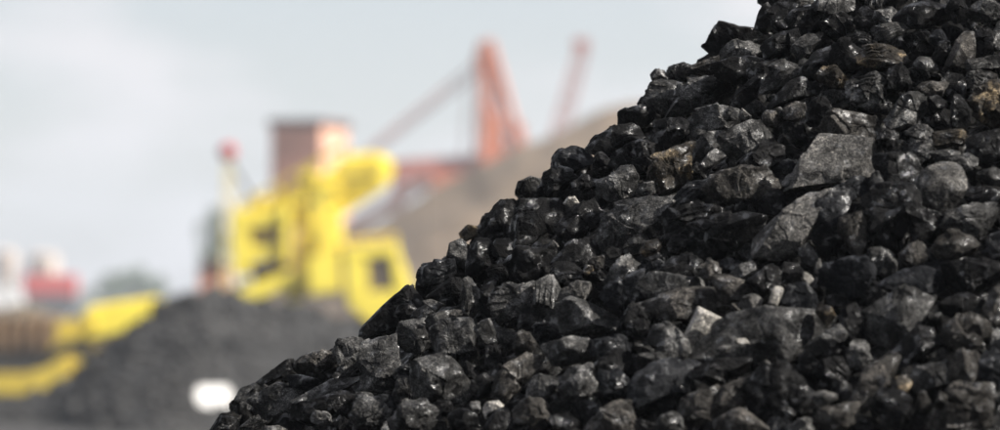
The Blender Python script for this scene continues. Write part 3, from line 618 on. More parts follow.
for k in range(NAUTO):
    free = P[~cov]
    if len(free) < 10: break
    cand = free[rngA.integers(0, len(free), 160)]
    blk = np.concatenate([P[cov], edge_pts])
    dd = np.sqrt(((cand[:, None, :] - blk[None, ::2, :]) ** 2).sum(2)).min(1)
    j = dd.argmax(); c = cand[j]; rad = float(np.clip(dd[j] * 1.35, 5.0, 15.0))
    a0 = rngA.uniform(0, 6.28); asp = rngA.uniform(0.62, 0.95); nv = int(rngA.integers(6, 9)); poly = []
    for q in range(nv):
        t = 6.283 * (q + rngA.uniform(-0.25, 0.25)) / nv; x, y = math.cos(t) * rad * 1.1, math.sin(t) * rad * asp
        poly.append((c[0] + x * math.cos(a0) - y * math.sin(a0), c[1] + x * math.sin(a0) + y * math.cos(a0)))
    rows.append(dict(style='BBSWB'[int(rngA.integers(0, 5))], tone='kkkgkskg'[int(rngA.integers(0, 8))], poly=poly, short=None, label=None, seed=5000 + k))
    cov |= ((P - c) ** 2).sum(1) < (rad * 0.95) ** 2

TN = {'k': 'black', 's': 'slate black', 'g': 'grey', 'b': 'brownish', 't': 'tan crusted', 'p': 'pale grey', 'w': 'whitish'}
SN = {'B': 'blocky', 'R': 'rounded', 'S': 'layered', 'G': 'rough', 'W': 'sharp'}
for r in rows:
    o, cx, cy_, big, wpx, hpx = make_lump(r['poly'], r['style'], r['tone'], r['seed'], 0.015 if r['tone'] in 'wp' and len(r['poly']) < 8 else (-0.034 if r['seed'] >= 5000 else 0.0))
    r.update(obj=o, cx=cx, cy=cy_, big=big)
anchors = [r for r in rows if r['short']]
used = {r['label'] for r in anchors}
def direction(dx, dy):
    a = math.degrees(math.atan2(-dy, dx)) % 360
    return ['right of', 'up and right of', 'directly above', 'up and left of', 'left of', 'down and left of', 'directly below', 'down and right of'][int((a + 22.5) // 45) % 8]
for r in rows:
    if r['label']: continue
    sz = 'large' if r['big'] > 34 else ('medium' if r['big'] > 22 else 'small')
    near = sorted(anchors, key=lambda q: (q['cx'] - r['cx']) ** 2 + (q['cy'] - r['cy']) ** 2)
    done = False
    for form in (0, 1, 2):
        for j, q in enumerate(near[:5]):
            d = direction(r['cx'] - q['cx'], r['cy'] - q['cy'])
            core_ = f"{TN[r['tone']]} {SN[r['style']]} coal lump"
            lab = [f"{sz} {core_} {d} the {q['short']}", f"{sz} {core_} close {d} the {q['short']}",
                   f"{sz} {core_} {d} the {q['short']}, near the {near[(j + 1) % 5]['short']}"][form]
            if lab not in used and len(lab.split()) <= 20 and not (form == 0 and j > 2):
                done = True; break
        if done: break
    used.add(lab); r['label'] = lab
for r in rows:
    tag(r['obj'], r['label'], 'stone' if r['tone'] in 'wp' else 'coal', 'lumps heaped on the near coal pile')

# countless small pieces between and below the lumps, and the rest of the pile's skin
def scatter(name, pts, sizes, protos, mat, seed, normal_fn=None):
    rng = np.random.default_rng(seed); V = []; FA = []; base = 0
    for p, s in zip(pts, sizes):
        v, f = protos[int(rng.integers(0, len(protos)))]
        q = rng.normal(0, 1, 4); q /= np.linalg.norm(q); w, x, y, z = q
        Rm = np.array([[1 - 2 * (y * y + z * z), 2 * (x * y - z * w), 2 * (x * z + y * w)], [2 * (x * y + z * w), 1 - 2 * (x * x + z * z), 2 * (y * z - x * w)], [2 * (x * z - y * w), 2 * (y * z + x * w), 1 - 2 * (x * x + y * y)]])
        V.append((v @ Rm.T) * s + np.array(p)); FA.append(f + base); base += len(v)
    return np_mesh(name, np.concatenate(V), np.concatenate(FA), mat, None, 30)
def proto(sub, seed):
    rng = np.random.default_rng(seed); n = 5 + seed % 2; hull = []
    for q in range(n):
        t = 6.283 * (q + rng.uniform(-0.3, 0.3)) / n; hull.append((math.cos(t) * 0.5, math.sin(t) * rng.uniform(0.3, 0.45)))
    return shape(ICO[sub][0], hull, rng.uniform(0.24, 0.36), 'BBSBW'[seed % 5], rng, sub), ICO[sub][1]
PRO4 = [proto(4, 40 + i) for i in range(10)]; PRO3 = [proto(3, 80 + i) for i in range(14)]; PRO2 = [proto(2, 120 + i) for i in range(14)]
rngR = np.random.default_rng(77); pts, sizes = [], []
while len(pts) < 1500:
    px, py = rngR.uniform(195, 1010), rngR.uniform(-10, 440)
    if px < 776 and py < outline_y(px) + 16: continue
    hit, ok = cone_hit(px, py, CORE_APEX)
    if not ok: continue
    s = float(rngR.choice([rngR.uniform(0.010, 0.020), rngR.uniform(0.02, 0.042)], p=[0.55, 0.45]))
    p = hit + cone_normal(hit) * float(rngR.uniform(-0.012, 0.020))
    pts.append(p[:]); sizes.append(s)
nsm = len(pts)
while len(pts) < nsm + 800:                   # a buried layer of full-size lumps under the visible one
    px, py = rngR.uniform(190, 1015), rngR.uniform(-15, 450)
    if px < 776 and py < outline_y(px) + 11: continue
    hit, ok = cone_hit(px, py, CORE_APEX)
    if not ok: continue
    pts.append((hit + cone_normal(hit) * float(rngR.uniform(-0.018, 0.008)))[:]); sizes.append(float(rngR.uniform(0.055, 0.095)))
nsm = len(pts)
while len(pts) < nsm + 420:
    px = rngR.uniform(205, 790); sz_ = float(rngR.uniform(0.035, 0.07))
    py = (outline_y(px) if px < 774 else -10) + sz_ * 0.5 * F / 8 * 1.05 + rngR.uniform(1, 40)
    pts.append(cone_hit(px, py, CORE_APEX)[0][:]); sizes.append(sz_)
rub = scatter('coal_rubble', pts, sizes, PRO3, M_RUBBLE, 6)
tag(rub, 'small broken coal filling the gaps between the lumps', 'coal', kind='stuff')
pts, sizes = [], []
rt = np.random.default_rng(78)
while len(pts) < 5200:                        # the pile beyond the picture's edges
    th = rt.uniform(0, 2 * math.pi); rr = 3.45 * math.sqrt(rt.uniform(0, 1))
    p = Vector((AX.x + rr * math.cos(th), AX.y + rr * math.sin(th), CORE_APEX - SLOPE * rr))
    v = p - CAM; z = v.dot(FW); ppx = CX + F * v.dot(R_) / z; ppy = CY - F * v.dot(U_) / z
    front = (p.y - AX.y) < 0.35
    if front and 150 < ppx < 1050 and -40 < ppy < 470: continue
    if -250 < ppx <= 776 and ppy < np.interp(ppx, [-250, 205, 774], [770, 432, -6]) + 18: continue
    pts.append((p + cone_normal(p) * 0.03)[:]); sizes.append(float(rt.uniform(0.06, 0.16)))
rub2 = scatter('coal_rubble_beyond', pts, sizes, PRO2, M_RUBBLE, 7)
tag(rub2, 'coal lumps covering the flanks of the near pile outside the picture', 'coal', kind='stuff')

# ------------------------------------------------------------------ the yard behind
M_YEL = plain('yellow_paint', (0.86, 0.72, 0.075), 0.5, 0.5, 1.1, col2=(0.74, 0.60, 0.065))
M_YELD = plain('worn_yellow_paint', (0.60, 0.45, 0.06), 0.6, 0.3, 2.5)
M_DARK = plain('dark_steel', (0.035, 0.034, 0.034), 0.6, 0.4, 3.0)
M_RUBBER = plain('rubber', (0.02, 0.02, 0.02), 0.85, 0.2, 4.0)
M_GLASS = plain('cab_glass', (0.03, 0.035, 0.04), 0.08, 0.1, 1.0)
M_CHROME = plain('cylinder_steel', (0.55, 0.55, 0.55), 0.25, 0.1, 2.0, metal=1.0)
M_BRICK = plain('red_brown_cladding', (0.60, 0.27, 0.175), 0.8, 0.2, 0.6)
M_LITFACE = plain('sunlit_face_colour', (0.62, 0.36, 0.24), 0.8, 0.15, 0.6)  # wall red lightened: sunlight put into the colour of the tower's right face
M_ROOFD = plain('dark_roof', (0.10, 0.06, 0.05), 0.85, 0.2, 1.0)
M_CRANE = plain('crane_paint', (0.55, 0.165, 0.07), 0.6, 0.2, 0.8)
M_CRANE2 = plain('crane_paint_dull', (0.36, 0.115, 0.08), 0.7, 0.2, 0.8)
M_RED = plain('red_paint', (0.36, 0.02, 0.02), 0.55, 0.15, 1.0)
M_CREAM = plain('cream_paint', (0.48, 0.40, 0.34), 0.7, 0.12, 0.5)
M_WHITE = plain('white_paint', (0.70, 0.69, 0.67), 0.8, 0.06, 2.0)
M_SAND = plain('brown_bulk_material', (0.145, 0.106, 0.071), 0.95, 0.22, 0.8, bump=0.4)
M_EARTH = plain('brown_earth', (0.11, 0.085, 0.055), 0.95, 0.5, 1.6, bump=0.5)
M_BARK = plain('bark', (0.09, 0.07, 0.05), 0.9, 0.4, 6.0)
M_LEAF = plain('foliage', (0.075, 0.125, 0.04), 0.75, 0.5, 1.5)
M_HEAP = plain('heap_coal', (0.011, 0.0105, 0.010), 0.8, 0.6, 6.0, bump=0.6)

# dark coal heap in the middle distance, with lumps on it
def ridge_heap(name, prof, Y, mat, slope=0.68, seed=2, amp=0.06, freq=1.6, nx=150, ny=90, back=None):
    """prof: crest outline in photo pixels on the plane y = Y; both sides fall at the angle of repose"""
    xs = np.array([at(x, y, Y).x for x, y in prof]); zs = np.array([at(x, y, Y).z for x, y in prof])
    x = np.linspace(xs[0], xs[-1], nx); zc = np.interp(x, xs, zs); 
    ker = np.ones(9) / 9; zc = np.convolve(np.pad(zc, 4, 'edge'), ker, 'valid')
    half = zc.max() / slope + 0.6; t = np.linspace(-1, 1, ny)
    X, T = np.meshgrid(x, t); ZC = np.tile(zc, (ny, 1)); Yy = Y + T * half
    Z = ZC - slope * (np.sqrt((T * half) ** 2 + 0.12) - 0.2)
    q = np.stack([X.ravel() * freq, Yy.ravel() * freq, np.zeros(X.size)], 1)
    Z = Z.ravel() + amp * fbm(q, seed, 4)
    v = np.stack([X.ravel(), Yy.ravel(), Z], 1); f = []
    for i in range(ny - 1):
        for j in range(nx - 1):
            a = i * nx + j; f.append((a, a + 1, a + nx + 1, a + nx))
    return np_mesh(name, v, np.array(f, dtype=np.int32), mat, None, 60), v
HY = 56.0
heap, hv = ridge_heap('dark_coal_heap', [(-320, 402), (-140, 398), (0, 399), (40, 390), (75, 370), (110, 342), (145, 316), (178, 297), (208, 288), (232, 292), (262, 299), (292, 304), (322, 315), (352, 328), (420, 352), (520, 400), (640, 470)], HY, M_HEAP, 0.27)
tag(heap, kind='structure')
rh = np.random.default_rng(12); fr = hv[(hv[:, 1] < HY + 0.6) & (hv[:, 2] > 0)]
idx = rh.integers(0, len(fr), 2600)
hl = scatter('heap_coal_pieces', fr[idx] + rh.normal(0, 0.02, (2600, 3)) - np.array([0, 0, 0.03]), rh.uniform(0.05, 0.27, 2600), PRO2, plain('heap_lump_coal', (0.026, 0.0246, 0.0234), 0.7, 0.9, 1.1), 13)
tag(hl, 'broken coal covering the dark heap in the middle distance', 'coal', kind='stuff')

# white patch on that heap, built as a board turned sunward for even light
def heap_top(x, y):
    j = np.argmin((hv[:, 0] - x) ** 2 + (hv[:, 1] - y) ** 2); return hv[j, 2]
by = HY - 5
bp = at(215, 415, by)
for _ in range(200):                           # walk out along the sight line to where the board's foot meets the heap
    if heap_top(bp.x, by) > bp.z: break
    by += 0.03; bp = at(215, 415, by)
bw = 33 / F * by
by -= 0.3; bp = at(215, 417, by); b0 = Vector((bp.x, by, bp.z - 0.02))
board = empty('white_board', b0); tag(board, 'white square board with rounded corners leaning on the dark heap by the pile foot', 'board')
def boardfn(bm):
    hw, hh, rc = bw * 0.56, bw * 1.0, bw * 0.2; pts_ = []
    for cx_, cz_, a0 in ((hw - rc, rc, -90), (hw - rc, hh - rc, 0), (-hw + rc, hh - rc, 90), (-hw + rc, rc, 180)):
        for q in range(6):
            a = math.radians(a0 + q * 18); pts_.append((cx_ + rc * math.cos(a), cz_ + rc * math.sin(a)))
    M_ = Matrix.Translation(b0) @ Matrix.Rotation(math.radians(24), 4, 'Z') @ Matrix.Rotation(math.radians(-12), 4, 'X')
    f_ = [bm.verts.new(M_ @ Vector((x, -0.02, z))) for x, z in pts_]; k_ = [bm.verts.new(M_ @ Vector((x, 0.02, z))) for x, z in pts_]
    bm.faces.new(f_); bm.faces.new(k_[::-1]); n_ = len(pts_)
    for q in range(n_): bm.faces.new((f_[q], k_[q], k_[(q + 1) % n_], f_[(q + 1) % n_]))
part('panel', M_WHITE, board, boardfn)
part('prop', M_DARK, board, lambda bm: bm_beam(bm, b0 + Vector((0.0, 0.1, bw * 0.7)), b0 + Vector((-0.1, 0.45, 0.0)), 0.03))

# ---- yellow loading machine with cab and folded boom
EY = 105.0
ex = empty('loading_machine', ground_at(320, EY)); tag(ex, 'yellow loading machine with cab and raised ribbed boom behind the dark heap', 'excavator')
gpx = HORIZON + 1.6 / EY * F
def cabfn(bm):
    bm_prism(bm, [(343, 248), (397, 243), (399, 255), (345, 261)], EY - 0.6, 1.7)          # roof
    bm_prism(bm, [(345, 258), (367, 257), (370, 296), (347, 298)], EY - 0.6, 1.7)          # rear post wall
    bm_prism(bm, [(391, 253), (399, 253), (413, 292), (396, 294)], EY - 0.6, 1.7)          # front post
    bm_prism(bm, [(347, 294), (413, 288), (410, 318), (374, 327), (350, 306)], EY - 0.6, 1.7)
cab = part('cab', M_YEL, ex, cabfn)
part('side_window', plain('dusty_glass', (0.13, 0.10, 0.07), 0.25, 0.2, 1.0), ex, lambda bm: bm_prism(bm, [(366, 256), (393, 254), (398, 296), (368, 298)], EY - 0.6, 1.5, 0))
part('engine_house', M_YEL, ex, lambda bm: bm_prism(bm, [(308, 258), (340, 248), (342, 292), (310, 296)], EY - 0.7, 1.5, 0.06))
part('deck', M_DARK, ex, lambda bm: bm_prism(bm, [(262, 318), (405, 318), (405, 334), (262, 334)], EY, 2.6, 0.05))
for dy in (-1.15, 1.15):
    tr = part('track', M_RUBBER, ex, lambda bm, dy=dy: bm_prism(bm, [(262, 350), (270, 338), (398, 338), (406, 350), (398, gpx), (270, gpx)], EY + dy, 0.55, 0.08))
part('boom', M_YEL, ex, lambda bm: bm_prism(bm, [(284, 296), (296, 262), (300, 230), (312, 196), (330, 178), (340, 190), (326, 214), (318, 246), (310, 284), (304, 302), (290, 304)], EY - 0.3, 0.75, 0.08))
part('boom_head', M_YEL, ex, lambda bm: bm_prism(bm, [(232, 236), (246, 206), (288, 190), (330, 172), (346, 155), (378, 152), (396, 162), (390, 184), (366, 200), (330, 222), (292, 226)], EY + 0.3, 1.0, 0.12))
for k in range(7):
    x = 256 + k * 19; y = 200 - k * 7
    part('rib', M_YEL, ex, lambda bm, x=x, y=y: bm_prism(bm, [(x, y + 24), (x + 2, y - 1), (x + 9, y - 4), (x + 12, y + 20)], EY + 0.25, 1.3, 0.03))
lh = part('rear_house', M_YEL, ex, lambda bm: (bm_prism(bm, [(233, 214), (252, 206), (252, 274), (237, 276)], EY, 1.8, 0.05), bm_prism(bm, [(250, 216), (290, 204), (290, 226), (250, 230)], EY, 1.8, 0.05),
                                               bm_prism(bm, [(250, 247), (290, 243), (290, 258), (250, 264)], EY, 1.8, 0.05)))
part('house_window', plain('house_window', (0.42, 0.31, 0.10), 0.5, 0.3, 3.0), ex, lambda bm: bm_prism(bm, [(251, 228), (289, 224), (289, 250), (251, 252)], EY, 1.2, 0))
part('house_post', M_YEL, ex, lambda bm: bm_prism(bm, [(284, 206), (292, 204), (292, 264), (284, 264)], EY - 0.1, 1.9, 0.03))
part('lower_arm', M_YEL, ex, lambda bm: bm_prism(bm, [(232, 292), (290, 270), (304, 276), (300, 286), (240, 305)], EY - 0.9, 0.5, 0.05))
part('arm_cylinder', M_CHROME, ex, lambda bm: bm_tube(bm, at(322, 300, EY - 0.95), at(336, 214, EY - 0.95), 0.09))
part('winch_drum', plain('oxide_red', (0.16, 0.06, 0.04), 0.7, 0.3, 2.0), ex, lambda bm: bm_prism(bm, [(252, 266), (288, 260), (288, 292), (254, 296)], EY + 0.9, 1.2, 0.1))
part('support_strut', M_DARK, ex, lambda bm: (bm_beam(bm, at(262, 330, EY + 0.5), at(262, 282, EY + 0.5), 0.25), bm_beam(bm, at(246, gpx, EY + 0.3), at(244, 280, EY + 0.3), 0.25)))

for k, (a, b) in enumerate((((236, 212), (300, 176)), ((300, 176), (346, 150)), ((346, 246), (396, 240)))):
    part('handrail', M_YELD, ex, lambda bm, a=a, b=b: [bm_tube(bm, at(a[0], a[1] - 5, EY - 0.7), at(b[0], b[1] - 5, EY - 0.7), 0.05, seg=6)] + [bm_tube(bm, at(a[0] + (b[0] - a[0]) * t, a[1] + (b[1] - a[1]) * t + 6, EY - 0.7), at(a[0] + (b[0] - a[0]) * t, a[1] + (b[1] - a[1]) * t - 5, EY - 0.7), 0.04, seg=6) for t in (0, 0.33, 0.66, 1)])
for a, b in (((262, 212), (318, 200)), ((318, 200), (344, 262)), ((300, 250), (338, 268)), ((330, 176), (376, 178))):
    part('hose', M_RUBBER, ex, lambda bm, a=a, b=b: bm_tube(bm, at(*a, EY - 0.8), at(*b, EY - 0.8), 0.035, seg=8))
part('machinery_box', M_YEL, ex, lambda bm: bm_prism(bm, [(318, 226), (340, 214), (344, 246), (318, 254)], EY - 0.5, 1.2, 0.05))
part('head_pulley', M_DARK, ex, lambda bm: bm_tube(bm, at(380, 168, EY - 0.35), at(380, 168, EY + 0.95), 0.09, seg=20))
part('roof_unit', M_YEL, ex, lambda bm: bm_prism(bm, [(300, 176), (316, 168), (318, 182), (302, 188)], EY + 0.3, 1.4, 0.04))

# ---- compact yellow wheel loader at the far left, bucket end towards the left
LY = 70.0; lg = HORIZON + 1.6 / LY * F
ld = empty('wheel_loader', ground_at(80, LY)); tag(ld, 'worn yellow wheel loader half hidden by the dark heap at the left edge', 'loader')
part('hood', M_YEL, ld, lambda bm: bm_prism(bm, [(84, 316), (90, 306), (158, 296), (163, 304), (160, 326), (88, 342)], LY, 0.9, 0.06))
part('chassis', M_YELD, ld, lambda bm: bm_prism(bm, [(56, 322), (90, 316), (90, 346), (150, 338), (150, 366), (60, 366)], LY, 0.8, 0.05))
part('lift_arm', M_YELD, ld, lambda bm: bm_prism(bm, [(90, 318), (98, 326), (66, 348), (50, 384), (36, 384), (52, 344)], LY - 0.5, 0.25, 0.03))
part('bucket', M_YELD, ld, lambda bm: bm_prism(bm, [(-16, 376), (-10, 372), (30, 372), (52, 366), (66, 356), (75, 360), (72, 374), (56, 388), (30, 394), (-18, 394)], LY - 0.2, 1.5, 0.03))
part('bucket_cavity', M_DARK, ld, lambda bm: bm_prism(bm, [(-14, 374), (-10, 360), (30, 356), (56, 352), (64, 357), (50, 366), (28, 373)], LY - 0.2, 1.3, 0))
for wx in (72, 140):
    for dy in (-0.6, 0.6):
        c = at(wx, lg - 27, LY + dy); rw = 27 / F * LY
        wh = part('wheel', M_RUBBER, ld, lambda bm, c=c, rw=rw: bm_tube(bm, c - Vector((0, 0.16, 0)), c + Vector((0, 0.16, 0)), rw, seg=24), True)
        rim = part('rim', M_YELD, wh, lambda bm, c=c, rw=rw: bm_tube(bm, c - Vector((0, 0.18, 0)), c + Vector((0, 0.18, 0)), rw * 0.5, seg=20), True)
        
WY = 92.0; wg = HORIZON + 1.6 / WY * F
M_RUST = plain('rusty_sheet', (0.26, 0.165, 0.085), 0.85, 0.5, 1.6, col2=(0.10, 0.07, 0.05))
wgn = empty('rusty_wagon', ground_at(22, WY)); tag(wgn, 'rusty brown open wagon behind the loader bucket at the left edge', 'wagon')
part('wagon_body', M_RUST, wgn, lambda bm: bm_prism(bm, [(-40, 318), (58, 318), (56, 350), (-40, 350)], WY, 2.2, 0.04))
for k in range(7):
    part('rib', M_RUST, wgn, lambda bm, k=k: bm_prism(bm, [(-34 + k * 14, 316), (-30 + k * 14, 316), (-30 + k * 14, 349), (-34 + k * 14, 349)], WY - 1.14, 0.14, 0))
part('underframe', M_DARK, wgn, lambda bm: bm_prism(bm, [(-38, 350.5), (54, 350.5), (52, 357), (-36, 357)], WY, 1.4, 0))
for wx in (-24, -8, 28, 44):
    for dy in (-0.7, 0.7):
        c = at(wx, wg - 8, WY + dy)
        part('wheel', M_DARK, wgn, lambda bm, c=c: bm_tube(bm, c - Vector((0, 0.07, 0)), c + Vector((0, 0.07, 0)), 8 / F * WY, seg=18), True)
eh, _ = ridge_heap('brown_earth_heap', [(-220, 330), (-60, 312), (0, 306), (36, 304), (70, 312), (110, 330), (190, 350)], 112.0, M_EARTH, 0.6, 8, 0.25, 1.1, 90, 50)
tag(eh, kind='structure')

# ---- large brown bulk heap on the right, behind the coal
BY = 185.0
pk_ = at(650, 68, BY); sand = mound('brown_bulk_heap', pk_.x, BY, pk_.z, 0.56, M_SAND, 60, 140, 0.30, 0.45, 21, round_top=3.0)
tag(sand, kind='structure')

# ---- red brown tower house
TY = 250.0
tw = empty('tower_house', ground_at(308, TY)); tag(tw, 'red brown box shaped tower house with dark roof behind the yellow machine', 'building')
s_ = TY / F; gx0 = ground_at(308, TY); top = at(308, 126, TY).z
rz = math.radians(-16); cb_, sb_ = math.cos(rz), math.sin(rz)
wd, dp = 50 * s_ / cb_, 24 * s_ / -sb_
part('wall', M_BRICK, tw, lambda bm: bm_box(bm, (gx0.x, TY + 2, top / 2), (wd, dp, top), rz))
def frontpanel(bm):                           # added panel, coloured paler so the right face looks sunlit
    ox = Vector((cb_, sb_, 0)) * (wd / 2 + 0.03)
    bm_box(bm, Vector((gx0.x, TY + 2, top / 2 + 1)) + ox, (0.05, dp * 0.98, top - 2.4), rz)
part('sunlit_face_panel', M_LITFACE, tw, frontpanel)
part('roof', M_ROOFD, tw, lambda bm: bm_box(bm, (gx0.x, TY + 2, top + 0.2), (wd + 0.4, dp + 0.4, 0.4), rz, 0.05))

# ---- beacon mast with red ball
MY = 130.0
ms = empty('beacon_mast', ground_at(228, MY)); tag(ms, 'slim pale mast with a red ball on top and slanting stay', 'mast')
def mastfn(bm):
    g0 = ground_at(228, MY); t0 = at(228, 160, MY)
    for dx in (-0.16, 0.16):
        for dy in (-0.16, 0.16): bm_beam(bm, g0 + Vector((dx, dy, 0)), Vector((t0.x + dx * 0.6, MY + dy * 0.6, t0.z)), 0.05)
    k = 0; z = 0.3
    while z < t0.z - 0.3:
        s = 1 if k % 2 else -1
        for dy in (-0.13, 0.13): bm_beam(bm, (g0.x - 0.13 * s, MY + dy, z), (g0.x + 0.13 * s, MY + dy, z + 0.45), 0.035)
        z += 0.45; k += 1
part('lattice_pole', plain('mast_paint', (0.62, 0.52, 0.22), 0.6, 0.15, 1.0), ms, mastfn)
def ballfn(bm):
    c = at(228, 152, MY); g = bmesh.ops.create_uvsphere(bm, u_segments=24, v_segments=16, radius=9 / F * MY)
    bmesh.ops.translate(bm, vec=c, verts=g['verts'])
part('beacon_ball', M_RED, ms, ballfn, True)
part('stay', M_DARK, ms, lambda bm: bm_tube(bm, at(230, 162, MY), at(262, 214, MY + 0.5), 0.06, seg=6))
part('stay', M_DARK, ms, lambda bm: bm_tube(bm, at(262, 214, MY + 0.5), ground_at(300, MY + 1.0), 0.06, seg=6))

# ---- salmon red dock crane and the jib of a second one
KY = 300.0
ck = empty('dock_crane', ground_at(505, KY)); tag(ck, 'salmon red lattice crane with peaked tower behind the brown heap', 'crane')
def lattice(bm, a, b, wa, wb, n, th, axis=Vector((0, 1, 0))):
    a, b = Vector(a), Vector(b); d = (b - a).normalized(); sx = d.cross(axis).normalized(); sy = axis
    def c(t, i, j): return a.lerp(b, t) + (sx * i + sy * j) * ((wa + (wb - wa) * t) / 2)
    cs = [(-1, -1), (1, -1), (1, 1), (-1, 1)]
    for i, j in cs: bm_beam(bm, c(0, i, j), c(1, i, j), th)
    for k in range(n):
        t0, t1 = k / n, (k + 1) / n
        for q in range(4):
            p, r = cs[q], cs[(q + 1) % 4]
            bm_beam(bm, c(t0, *p), c(t1, *r), th * 0.6); bm_beam(bm, c(t1, *p), c(t1, *r), th * 0.6)
for fx, tx in ((484, 485), (527, 490)):
    for dy in (-1.6, 1.6):
        part('tower_leg', M_CRANE, ck, lambda bm, fx=fx, tx=tx, dy=dy: (bm_beam(bm, ground_at(fx, KY + dy), at(fx, 168, KY + dy), 0.5), bm_beam(bm, at(fx, 168, KY + dy), at(tx, 42, KY + dy * 0.35), 0.42)))
part('tower_lattice', M_CRANE, ck, lambda bm: (lattice(bm, at(490, 168, KY), at(486, 44, KY), 2.0, 0.9, 6, 0.22), lattice(bm, at(519, 168, KY), at(491, 52, KY), 1.4, 0.7, 6, 0.18)))
for a, b in (((484, 76), (510, 108)), ((502, 78), (487, 112)), ((484, 112), (520, 140)), ((514, 112), (488, 148)), ((486, 140), (526, 166))):
    part('cross_brace', M_CRANE, ck, lambda bm, a=a, b=b: bm_beam(bm, at(*a, KY - 0.9), at(*b, KY - 0.9), 0.22))
part('peak_head', M_CRANE, ck, lambda bm: bm_prism(bm, [(473, 60), (481, 42), (491, 39), (497, 53), (501, 72), (475, 74)], KY, 1.4, 0.1))
part('machine_house', M_CRANE, ck, lambda bm: bm_prism(bm, [(486, 112), (503, 113), (504, 166), (485, 166)], KY, 3.0, 0.1))
part('winch_house', M_CRANE, ck, lambda bm: bm_prism(bm, [(509, 122), (524, 124), (527, 166), (509, 166)], KY + 0.4, 2.6, 0.1))
part('girder', M_CRANE2, ck, lambda bm: (bm_beam(bm, at(392, 172, KY), at(484, 166, KY), 0.8, 1.6)))
part('trolley', M_CRANE, ck, lambda bm: bm_prism(bm, [(428, 174), (464, 172), (466, 192), (430, 194)], KY, 2.4, 0.1))
for yy in (0.0, 1.2):
    part('stay_rope', M_CRANE2, ck, lambda bm, yy=yy: bm_tube(bm, at(476, 64 + yy * 8, KY + yy), at(368, 150 + yy * 5, KY + yy), 0.11, seg=6))
part('hanger', M_CRANE2, ck, lambda bm: bm_tube(bm, at(468, 80, KY), at(462, 166, KY), 0.07, seg=6))
part('girder_support', M_CRANE2, ck, lambda bm: (bm_beam(bm, at(396, 174, KY), ground_at(392, KY), 0.5), bm_beam(bm, at(400, 174, KY), ground_at(410, KY), 0.4)))
JY = 345.0
jb = empty('jib_crane', ground_at(548, JY)); tag(jb, 'slender red jib of a second crane rising behind the brown heap crest', 'crane')
part('jib', M_CRANE2, jb, lambda bm: lattice(bm, at(543, 190, JY), at(584, 44, JY), 1.3, 0.8, 10, 0.2))
part('jib_head', M_CRANE2, jb, lambda bm: bm_prism(bm, [(572, 44), (576, 38), (589, 40), (588, 50), (578, 54)], JY, 1.0, 0.08))
part('pedestal', M_CRANE2, jb, lambda bm: (bm_box(bm, (at(548, 200, JY).x, JY, at(548, 190, JY).z / 2), (1.6, 1.6, at(548, 190, JY).z))))

# ---- conveyor gallery up the flank of the brown heap
CVY = 165.0
cv = empty('conveyor_gallery', ground_at(380, CVY)); tag(cv, 'thin dull conveyor gallery climbing behind the yellow machine', 'conveyor')
part('gallery', plain('gallery_sheet', (0.20, 0.14, 0.13), 0.8, 0.2, 0.8), cv, lambda bm: bm_beam(bm, at(330, 240, CVY), at(432, 178, CVY), 0.3, 0.5))
part('trestle', M_DARK, cv, lambda bm: bm_beam(bm, at(346, 230, CVY), ground_at(346, CVY), 0.1))
part('trestle', M_DARK, cv, lambda bm: bm_beam(bm, at(424, 183, CVY), ground_at(424, CVY), 0.06))
M_REDC = plain('container_red', (0.60, 0.05, 0.03), 0.55, 0.15, 1.0)
# ---- far left: tanks, red container, white van
for k, (x0, x1, yt) in enumerate(((-6, 18, 249), (28, 60, 252))):
    TYk = 480.0; c = ground_at((x0 + x1) / 2, TYk); r = (x1 - x0) / 2 / F * TYk; zt = at(0, yt + 4, TYk).z
    tk = empty('storage_tank', c); tag(tk, ('cream storage tank standing at the left edge of the picture', 'cream storage tank standing behind the red freight container')[k], 'tank', 'cream tanks on the horizon')
    part('shell', M_CREAM, tk, lambda bm: bm_tube(bm, c, c + Vector((0, 0, zt)), r, seg=28), True)
    part('roof_cone', M_CREAM, tk, lambda bm: bm_tube(bm, c + Vector((0, 0, zt)), c + Vector((0, 0, zt + 0.5)), r * 1.02, r * 0.1, seg=28), True)
    part('ladder', M_DARK, tk, lambda bm: (bm_beam(bm, c + Vector((r * 0.3 - 0.2, -r * 0.99, 0)), c + Vector((r * 0.3 - 0.2, -r * 0.99, zt)), 0.06), bm_beam(bm, c + Vector((r * 0.3 + 0.2, -r * 0.99, 0)), c + Vector((r * 0.3 + 0.2, -r * 0.99, zt)), 0.06)))
CY_ = 452.0
cn = empty('freight_container', ground_at(50, CY_)); tag(cn, 'long red freight container raised on a dark base near the left edge', 'container')
part('box', M_REDC, cn, lambda bm: bm_prism(bm, [(24, 275), (77, 275), (77, 295), (24, 295)], CY_, 2.4, 0.05))
for k in range(9):
    part('rib', M_REDC, cn, lambda bm, k=k: bm_prism(bm, [(25.5 + k * 6, 277), (28 + k * 6, 277), (28 + k * 6, 293.5), (25.5 + k * 6, 293.5)], CY_ - 1.22, 0.1, 0))
part('base', M_DARK, cn, lambda bm: bm_prism(bm, [(26, 295.2), (75, 295.2), (75, HORIZON + 1.6 / CY_ * F), (26, HORIZON + 1.6 / CY_ * F)], CY_, 2.2, 0))
VY = 440.0; vg = HORIZON + 1.6 / VY * F
vn = empty('white_van', ground_at(8, VY)); tag(vn, 'white van parked by the red container at the left edge', 'van')
part('body', M_WHITE, vn, lambda bm: bm_prism(bm, [(-22, 285), (12, 285), (19, 294), (23, 297), (23, vg - 3), (-22, vg - 3)], VY, 1.9, 0.1))
part('windscreen', M_GLASS, vn, lambda bm: bm_prism(bm, [(9, 287), (12, 287), (17, 293.5), (9, 293.5)], VY, 1.96, 0))
